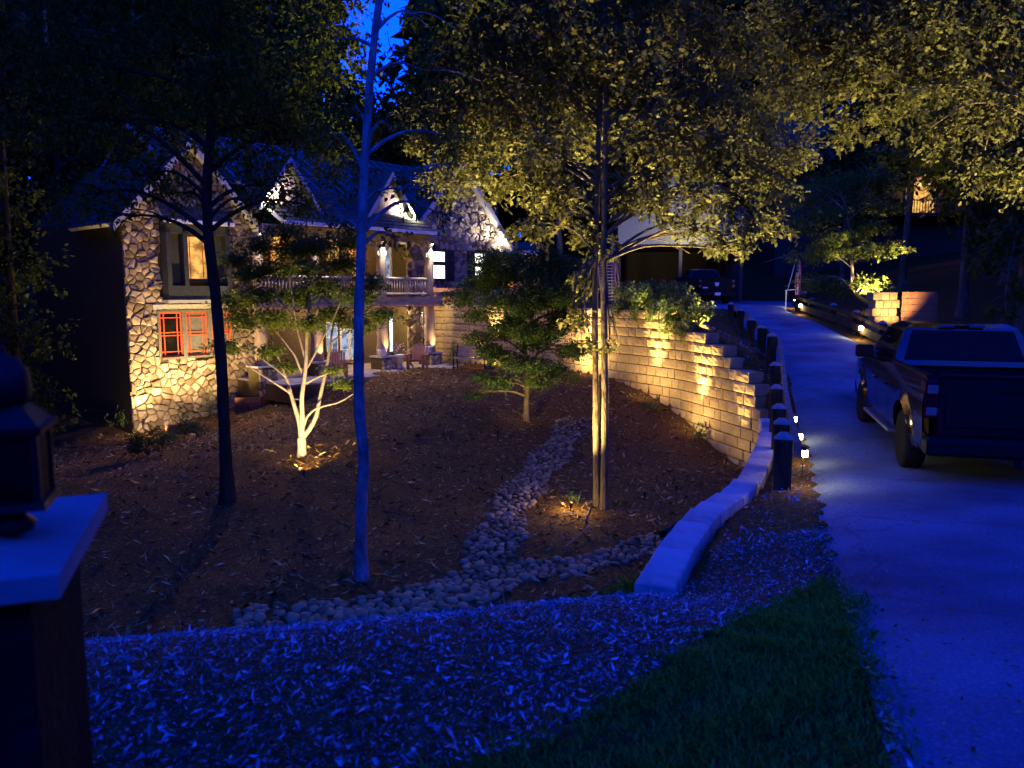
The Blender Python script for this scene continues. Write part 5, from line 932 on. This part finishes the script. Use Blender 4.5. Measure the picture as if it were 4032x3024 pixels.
# ------------------------------------------------------------------ pickups
def pickup(name, label, loc, rz, paint, fwd_tilt=0):
    t = empty(name, loc, rz, label, 'pickup'); t.scale = (1.05, 1.05, 1.05) if name == 'parked_pickup' else (1, 1, 1); t.rotation_euler = (0, -fwd_tilt, rz); WB = 3.68; XR, XF = 0, WB
    def arch(x, z0):
        for c in (XR, XF):
            if abs(x - c) < .53: return max(z0, .41 + math.sqrt(.53**2 - (x - c)**2))
        return z0
    prof = [(0, .93), (.15, .975), (.4, 1.0), (.7, 1.005), (.86, .985), (1, .955)]
    def yprof(z, zt): u = (z - .4) / (zt - .4); return float(np.interp(u, [p[0] for p in prof], [p[1] for p in prof]))
    def panel(nm, x0, x1, zt0, zt1, parent, z0=.42, mat=paint, cols=22, rows=9):
        o2 = None
        for sg in (1, -1):
            mb = MB()
            for i in range(cols + 1):
                x = x0 + (x1 - x0) * i / cols; zt = zt0 + (zt1 - zt0) * i / cols; zb = arch(x, z0)
                for j in range(rows + 1):
                    z = zb + (zt - zb) * j / rows; fl_ = 0
                    for c in (XR, XF):
                        dd = math.hypot(x - c, z - .41)
                        if dd < .68: fl_ = max(fl_, .045 * (1 - max(0, dd - .53) / .15))
                    taper = -.05 * max(0, (x - 4.0)) ** 2 * 2
                    mb.v.append((x, sg * (yprof(z, max(zt0, zt1)) + fl_ + taper), z))
            for i in range(cols):
                for j in range(rows):
                    a = i * (rows + 1) + j; f = (a, a + rows + 1, a + rows + 2, a + 1); mb.f.append(f if sg > 0 else f[::-1]); mb.m.append(0)
            o = mb.build(nm, mat, parent, smooth=True); o2 = o2 or o
            if nm == 'door':
                xh = x0 + .14; MB().box(xh, xh + .2, sg * 1.0 - .02, sg * 1.0 + .03, 1.02, 1.06, bev=.008).build('handle', M['chrome'] if False else paint, o)
        return o2
    panel('bed_side', -1.18, 1.06, 1.4, 1.38, t); panel('door', 1.08, 1.98, 1.36, 1.34, t); panel('door', 2.0, 3.05, 1.34, 1.31, t); panel('front_fender', 3.07, 4.62, 1.31, 1.13, t)
    MB().box(-1.14, 4.5, -.86, .86, .5, .62).build('chassis', M['plastic'], t); MB().box(1.1, 3.1, -.9, .9, .42, 1.3).build('cab_floor', M['plastic'], t); MB().box(-1.1, 1.04, -.84, .84, .62, .9).build('bed_floor', M['plastic'], t); MB().box(3.0, 4.5, -.75, .75, .6, 1.08).build('engine_bay', M['plastic'], t)
    for sg in (1, -1):
        MB().box(-1.18, 1.06, sg * .955 - .06, sg * .955 + .02, 1.385, 1.425, bev=.012).build('bed_rail', M['plastic'], t)
        for c in (XR, XF): MB().prism([(c + .53 * math.cos(a), .41 + .53 * math.sin(a)) for a in [math.pi * i / 12 for i in range(13)]], 'y', sg * .6, sg * .93).build('wheel_well', M['plastic'], t)
        MB().box(.75, 3.0, sg * .98 - .1, sg * .98 + .06, .36, .41, bev=.01).build('running_board', M['steel'] if name == 'parked_pickup' else M['plastic'], t)
    hv = [(3.3, .88, 1.3), (3.3, -.88, 1.3), (4.62, -.8, 1.12), (4.62, .8, 1.12)]; MB().add([(3.2, .9, 1.31), (3.2, -.9, 1.31), (4.62, -.86, 1.13), (4.62, .86, 1.13), (4.72, -.8, .95), (4.72, .8, .95), (4.74, -.82, .5), (4.74, .82, .5)], [(0, 1, 2, 3), (3, 2, 4, 5), (5, 4, 6, 7)]).build('hood', paint, t)
    # cab above the belt
    belt = [(1.08, .95), (1.1, .95), (3.42, .93)]; Zb, Zr = 1.33, 1.95
    B = [(1.07, .93, 1.34), (3.45, .9, 1.3), (3.45, -.9, 1.3), (1.07, -.93, 1.34)]; Mid = [(1.16, .9, 1.55), (3.05, .87, 1.55), (3.05, -.87, 1.55), (1.16, -.9, 1.55)]; Rr = [(1.33, .76, 1.89), (2.52, .75, 1.9), (2.52, -.75, 1.9), (1.33, -.76, 1.89)]; Tt = [(1.48, .64, 1.955), (2.35, .63, 1.96), (2.35, -.63, 1.96), (1.48, -.64, 1.955)]
    mb = MB(); mb.v = B + Mid + Rr + Tt
    for k in range(3):
        for j in range(4): mb.f.append((4*k + j, 4*k + (j+1) % 4, 4*k + 4 + (j+1) % 4, 4*k + 4 + j)); mb.m.append(0)
    mb.f.append((12, 13, 14, 15)); mb.m.append(0); mb.f = [f[::-1] for f in mb.f]; cab = mb.build('cab', paint, t)
    def quad(nm, pts, off, mat, par=t):
        P = [Vector(p) for p in pts]; n = (P[1] - P[0]).cross(P[2] - P[0]).normalized(); c = sum(P, Vector()) / len(P); n = n if n.dot(c - Vector((2.2, 0, 1.4))) > 0 else -n; k = len(P)
        return MB().add([p + n * off for p in P] + [p - n * .01 for p in P], [tuple(range(k)), tuple(range(2*k - 1, k - 1, -1))] + [(i, k + i, k + (i+1) % k, (i+1) % k) for i in range(k)]).build(nm, mat, par)
    lerp3 = lambda a, b, u: tuple(a[i] + (b[i] - a[i]) * u for i in range(3))
    rb = [(1.11, .78, 1.42), (1.11, -.78, 1.42), (1.3, -.68, 1.84), (1.3, .68, 1.84)]; quad('rear_window', [(1.115, .8, 1.42), (1.115, -.8, 1.42), (1.305, -.68, 1.845), (1.305, .68, 1.845)], .03, M['glass'], cab)
    quad('windscreen', [(3.36, .82, 1.36), (3.36, -.82, 1.36), (2.6, -.7, 1.86), (2.6, .7, 1.86)], .05, M['glass'], cab)
    for sg in (1, -1):
        quad('side_window', [(1.3, sg * .915, 1.4), (2.0, sg * .91, 1.39), (2.0, sg * .785, 1.84), (1.5, sg * .785, 1.84)], .012, M['glass'], cab); quad('side_window', [(2.06, sg * .91, 1.39), (3.1, sg * .895, 1.37), (2.55, sg * .775, 1.85), (2.06, sg * .785, 1.85)], .012, M['glass'], cab)
        m_ = MB().box(2.92, 3.02, sg * 1.08 - .14 * 1, sg * 1.08 + .14, 1.3, 1.52, bev=.03).build('mirror', M['plastic'], t); MB().box(2.95, 3.0, min(sg * .92, sg * 1.0), max(sg * .92, sg * 1.0), 1.33, 1.38).build('mirror_arm', M['plastic'], m_)
        MB().box(-1.215, -.98, min(sg * .83, sg * .99), max(sg * .83, sg * .99), .88, 1.36, bev=.02).build('tail_light', M['taillens'], t); MB().box(-1.225, -1.0, min(sg * .845, sg * .965), max(sg * .845, sg * .965), 1.19, 1.3, bev=.01).build('tail_lens', M['clear'], t); MB().box(-1.225, -1.0, min(sg * .845, sg * .965), max(sg * .845, sg * .965), .92, 1.02, bev=.01).build('tail_lens', M['clear'], t)
        MB().box(4.45, 4.66, min(sg * .6, sg * .88), max(sg * .6, sg * .88), .85, 1.08, bev=.03).build('headlight', M['clear'], t)
    tg = MB().box(-1.2, -1.12, -.82, .82, .66, 1.4, bev=.02).build('tailgate', M['plastic'], t); MB().box(-1.215, -1.19, -.74, .74, .78, 1.2, bev=.01).build('tailgate_panel', M['plastic'], tg); MB().box(-1.225, -1.2, -.12, .12, 1.23, 1.31, bev=.01).build('handle', M['plastic'], tg); MB().box(-1.22, -1.1, -.84, .84, 1.395, 1.43, bev=.01).build('spoiler', M['plastic'], tg)
    bp = MB().box(-1.4, -1.14, -.98, .98, .44, .66, bev=.04).build('bumper', M['plastic'], t); MB().box(-1.46, -1.3, -.05, .05, .36, .44).build('hitch', M['metal'], bp)
    if name == 'far_pickup': MB().box(-1.415, -1.4, -.155, .155, .48, .63).build('licence_plate', M['plate'], t)
    bl = MB().box(1.3, 1.36, -.28, .28, 1.9, 1.935, bev=.008).build('brake_light', M['taillens'], t)
    for sg in (-1, 1): MB().box(1.285, 1.35, min(sg * .1, sg * .3), max(sg * .1, sg * .3), 1.9, 1.945, bev=.006).build('cargo_lens', M['clear'], bl)
    # wheels
    ty = MB().lathe([(.25, -.13), (.36, -.135), (.4, -.11), (.41, -.05), (.41, .05), (.4, .11), (.36, .135), (.25, .13)], 40).mesh('tyre', M['tyre'], True); rm = MB(); rm.lathe([(.26, -.1), (.27, .12), (.25, .125), (.235, .1), (.235, -.1)], 32); rm.lathe([(.001, .06), (.06, .06), (.07, .1), (.05, .115), (.001, .118)], 16)
    for k in range(6):
        for d_ in (-.13, .13):
            a = k * math.pi / 3; rm.bar((.05 * math.cos(a), .05 * math.sin(a), .095), (.245 * math.cos(a + d_), .245 * math.sin(a + d_), .105), .03, .03)
    rm.lathe([(.001, -.02), (.24, -.02), (.24, 0), (.001, 0)], 24); rme = rm.mesh('rim', M['alu'])
    for c in (XR, XF):
        for sg in (1, -1):
            w = empty('wheel', (c, sg * .87, .41)); w.parent = t; w.rotation_euler = (R(-90) * sg, 0, 0); link('tyre', ty, w); link('rim', rme, w)
    if name == 'far_pickup':
        # ram's-head badge: shield with two curled horns
        e = MB(); e.prism([(-.09, .1), (-.03, .1), (0, .04), (.03, .1), (.09, .1), (.12, .04), (.1, -.03), (.05, -.1), (0, -.13), (-.05, -.1), (-.1, -.03), (-.12, .04)], 'x', -1.235, -1.215, 0, Matrix.Translation((0, 0, 1.08))); e.build('badge', M['plate'], tg)
        MB().box(-1.235, -1.215, .5, .76, .86, .92).build('badge', M['plate'], tg)
    return t
tz = float(np.interp(11, sl[:, 1], sl[:, 2])) + .06
pickup('parked_pickup', 'black crew-cab pickup parked on the driveway at right', (6.72, 10.9, tz), R(74), M['paint'])
pickup('far_pickup', 'dark pickup with a white badge parked uphill near the garage', (11.0, 43.2, -.74), R(92), M['paint2'])

# ------------------------------------------------------------------ near stone pillar with a lantern on top
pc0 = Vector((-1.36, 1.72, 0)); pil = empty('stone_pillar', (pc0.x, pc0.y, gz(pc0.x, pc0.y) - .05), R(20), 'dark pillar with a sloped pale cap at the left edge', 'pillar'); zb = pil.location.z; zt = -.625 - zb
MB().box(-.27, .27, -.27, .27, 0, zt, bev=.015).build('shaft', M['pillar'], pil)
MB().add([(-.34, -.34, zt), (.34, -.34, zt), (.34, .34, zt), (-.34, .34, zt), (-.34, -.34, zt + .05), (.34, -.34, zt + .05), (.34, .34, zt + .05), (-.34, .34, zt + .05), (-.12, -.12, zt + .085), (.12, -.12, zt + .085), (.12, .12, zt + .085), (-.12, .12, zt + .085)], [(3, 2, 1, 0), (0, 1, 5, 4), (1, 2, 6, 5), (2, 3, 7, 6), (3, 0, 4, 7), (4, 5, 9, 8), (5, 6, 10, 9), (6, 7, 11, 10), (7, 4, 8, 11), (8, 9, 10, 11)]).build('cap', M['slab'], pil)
ln = empty('lantern', (pc0.x + .23, pc0.y - .02, -.54), R(20), 'unlit lantern with a domed top standing on the dark pillar', 'lantern'); ln.scale = (.8, .8, .86)
MB().lathe([(.05, 0), (.06, .02), (.035, .04), (.035, .06), (.06, .075)], 20).build('foot', M['metal'], ln, smooth=True)
def lsq(nm, z0_, z1_, a, b, mat): MB().add([(-a, -a, z0_), (a, -a, z0_), (a, a, z0_), (-a, a, z0_), (-b, -b, z1_), (b, -b, z1_), (b, b, z1_), (-b, b, z1_)], [(3, 2, 1, 0), (4, 5, 6, 7), (0, 1, 5, 4), (1, 2, 6, 5), (2, 3, 7, 6), (3, 0, 4, 7)]).build(nm, mat, ln)
lsq('base_plate', .07, .09, .105, .1, M['metal']); lsq('top_plate', .265, .285, .105, .11, M['metal']); lsq('roof', .285, .335, .1, .05, M['metal'])
for a in (-1, 1):
    for b in (-1, 1): MB().bar((a * .085, b * .085, .09), (a * .085, b * .085, .265), .018, .018).build('corner_post', M['metal'], ln)
for k in range(4): M4 = Matrix.Rotation(k * math.pi / 2, 4, 'Z'); MB().box(-.076, .076, -.088, -.084, .09, .265, 0, M4).build('pane', M['glass'], ln)
MB().lathe([(.045, .33), (.068, .345), (.072, .38), (.066, .42), (.045, .45), (.015, .465), (.012, .475), (.016, .482), (.001, .492)], 24).build('dome', M['metal'], ln, smooth=True)

# ------------------------------------------------------------------ outbuildings
def bld(name, label, loc, rz): return empty(name, loc, rz, label, 'building')
gx0, gx1, gy, gzb = pix(617, 300, 47).x, pix(742, 300, 47).x, 47.0, gz(9, 47); ga = bld('garage', 'open-fronted garage with lit pale lap siding above the dark bay', ((gx0 + gx1) / 2, gy, gzb), 0); hwg = (gx1 - gx0) / 2; z1 = 2.75 - gzb
for k in range(24):
    z = z1 + k * .17; w = hwg if z < z1 + 1.6 else max(.2, hwg * (1 - (z - z1 - 1.6) / 3.2)); MB().add([(-w, -.03, z), (w, -.03, z), (w, 0, z + .175), (-w, 0, z + .175), (-w, .02, z), (w, .02, z)], [(0, 1, 2, 3), (4, 5, 1, 0)]).build('siding_board', M['siding'], ga)
MB().box(-hwg, hwg, .03, .2, z1 + .0, z1 + 1.6).build('wall', M['dwood'], ga); MB().box(-hwg, -hwg + .2, .21, 8, 0, z1 + 1.6).build('wall', M['dwood'], ga); MB().box(hwg - .2, hwg, .21, 8, 0, z1 + 1.6).build('wall', M['dwood'], ga); MB().box(-hwg + .21, hwg - .21, 7.8, 8, 0, z1 + 1.6).build('wall', M['dwood'], ga); MB().box(-hwg + .21, hwg - .21, .21, 7.79, z1 - .1, z1).build('ceiling', M['dwood'], ga)
for a in (-hwg + .1, hwg - .1, 0): MB().box(a - .1, a + .1, .01, .2, 0, z1 - .11).build('post', M['dwood'], ga)
for sg in (-1, 1): MB().add([(sg * (hwg + .4), -.5, z1 + 1.3), (0, -.5, z1 + 5.0), (0, 8.4, z1 + 5.0), (sg * (hwg + .4), 8.4, z1 + 1.3), (sg * (hwg + .4), -.5, z1 + 1.45), (0, -.5, z1 + 5.15), (0, 8.4, z1 + 5.15), (sg * (hwg + .4), 8.4, z1 + 1.45)], [(0, 1, 2, 3), (4, 5, 6, 7), (0, 1, 5, 4), (0, 3, 7, 4), (2, 3, 7, 6)]).build('roof', M['shingle'], ga)
spot(ga, Vector((ga.location.x + .8, gy - 2.2, 2.3)), (ga.location.x - .6, gy, 3.6), 110, 130, .8, (1, .92, .82), .05); MB().lathe([(.05, 0), (.08, .03), (.08, .1), (.02, .12)], 12).build('floodlight', M['bronze'], ga, loc=(.8, -.2, z1 - .1))
stc = bld('outside_stair', 'straight wooden stair climbing beside the garage behind the oaks', (pix(610, 300, 43.6).x, 43.6, gz(5.6, 43.6)), 0)
for k in range(17): MB().box(-.42, .42, k * .2, k * .2 + .27, .18 * (k + 1), .18 * (k + 1) + .05).build('tread', M['shake'], stc)
for sg in (-.46, .46): MB().bar((sg, -.05, .05), (sg, 3.5, 3.25), .06, .24).build('stringer', M['cedar'], stc)
for yy, zz in ((.1, 1.1), (1.7, 2.6), (3.3, 4.1)): MB().box(.47, .55, yy, yy + .09, 0, zz).build('post', M['cedar'], stc)
MB().bar((.51, .1, 1.05), (.51, 3.4, 4.05), .06, .1).build('handrail', M['cedar'], stc); spot(stc, stc.location + Vector((0, -1.6, .6)), stc.location + Vector((0, 1.5, 2)), 60, 90, .8, (1, .86, .74), .05)
pav = bld('pavilion', 'small open pavilion with a pale fascia behind the right gable', (pix(520, 290, 41).x, 41, gz(.5, 41)), R(6)); zf = pix(520, 252, 41).z - pav.location.z
MB().box(-1.1, 1.5, -.5, .0, zf - .12, zf + .06).build('fascia', M['white'], pav); MB().add([(-1.2, -.55, zf + .07), (1.6, -.55, zf + .07), (1.2, 1.5, zf + .6), (-.8, 1.5, zf + .6), (1.6, 3.5, zf + .07), (-1.2, 3.5, zf + .07)], [(0, 1, 2, 3), (1, 4, 2), (5, 0, 3), (3, 2, 4, 5)]).build('roof', M['shingle'], pav)
for a in (-1.0, .35, 1.35): MB().box(a - .06, a + .06, -.3, -.18, 0, zf - .13).build('post', M['rail'], pav)
MB().box(-1.05, 1.4, 2.4, 2.5, 0, zf - .13).build('wall', M['shake'], pav); mb = MB()
for a, b, c, d in ((-.9, -.05, 1.45, 1.52), (-.9, -.05, 1.2, 1.25), (-.9, -.05, .7, .76)): mb.box(a, b, 2.33, 2.39, c, d)
for a in (-.9, -.5, -.11): mb.box(a, a + .06, 2.32, 2.385, .7, 1.5)
mb.build('window_frame', M['red'], pav); MB().box(-.9, -.05, 2.392, 2.398, .7, 1.5).build('pane', M['amber'], pav)
for k in range(7): MB().box(-1.0 + k * .37, -.92 + k * .37, -.45, 2.3, zf - .26, zf - .13).build('rafter', M['rail'], pav)
point(pav, pav.location + Vector((.2, .6, zf - .45)), 26, (1, .75, .45), .06)
nb = bld('neighbour_house', 'dim neighbouring house uphill with a lit porch behind trees', (26, 58, gz(26, 58)), R(-4)); nz = nb.location.z
MB().box(-6, 8, 1.6, 9, -1, 9.2 - nz).build('wall', M['dwood'], nb)
for e0, sg in ((-.6, 1), (11, -1)): MB().add([(-6.8, e0, 9.0 - nz), (8.8, e0, 9.0 - nz), (8.8, 5.2, 14 - nz), (-6.8, 5.2, 14 - nz), (-6.8, e0, 9.15 - nz), (8.8, e0, 9.15 - nz), (8.8, 5.2, 14.15 - nz), (-6.8, 5.2, 14.15 - nz)], [(0, 1, 2, 3), (4, 5, 6, 7), (0, 1, 5, 4)]).build('roof', M['shingle'], nb)
lx = pix(918, 200, 59.4).x - 26; lz0, lz1 = pix(918, 214, 59.4).z - nz, pix(918, 184, 59.4).z - nz; w = MB().box(lx - 1.1, lx + 1.1, 1.5, 1.59, lz0, lz1).build('window', M['trim'], nb); MB().box(lx - 1.0, lx + 1.0, 1.47, 1.495, lz0 + .1, lz1 - .1).build('pane', M['amber'], w)
MB().box(-4, 8, -.6, 1.58, lz0 - .35, lz0 - .15).build('deck', M['timber'], nb); MB().box(-4, 8, -.6, -.52, lz0 + .75, lz0 + .82).build('handrail', M['timber'], nb)
for k in range(60): MB().box(-4 + k * .2, -3.96 + k * .2, -.58, -.54, lz0 - .15, lz0 + .75).build('baluster', M['timber'], nb)
point(nb, Vector((26 + lx, 58.6, lz1 + nz)), 60, (1, .6, .28), .1)
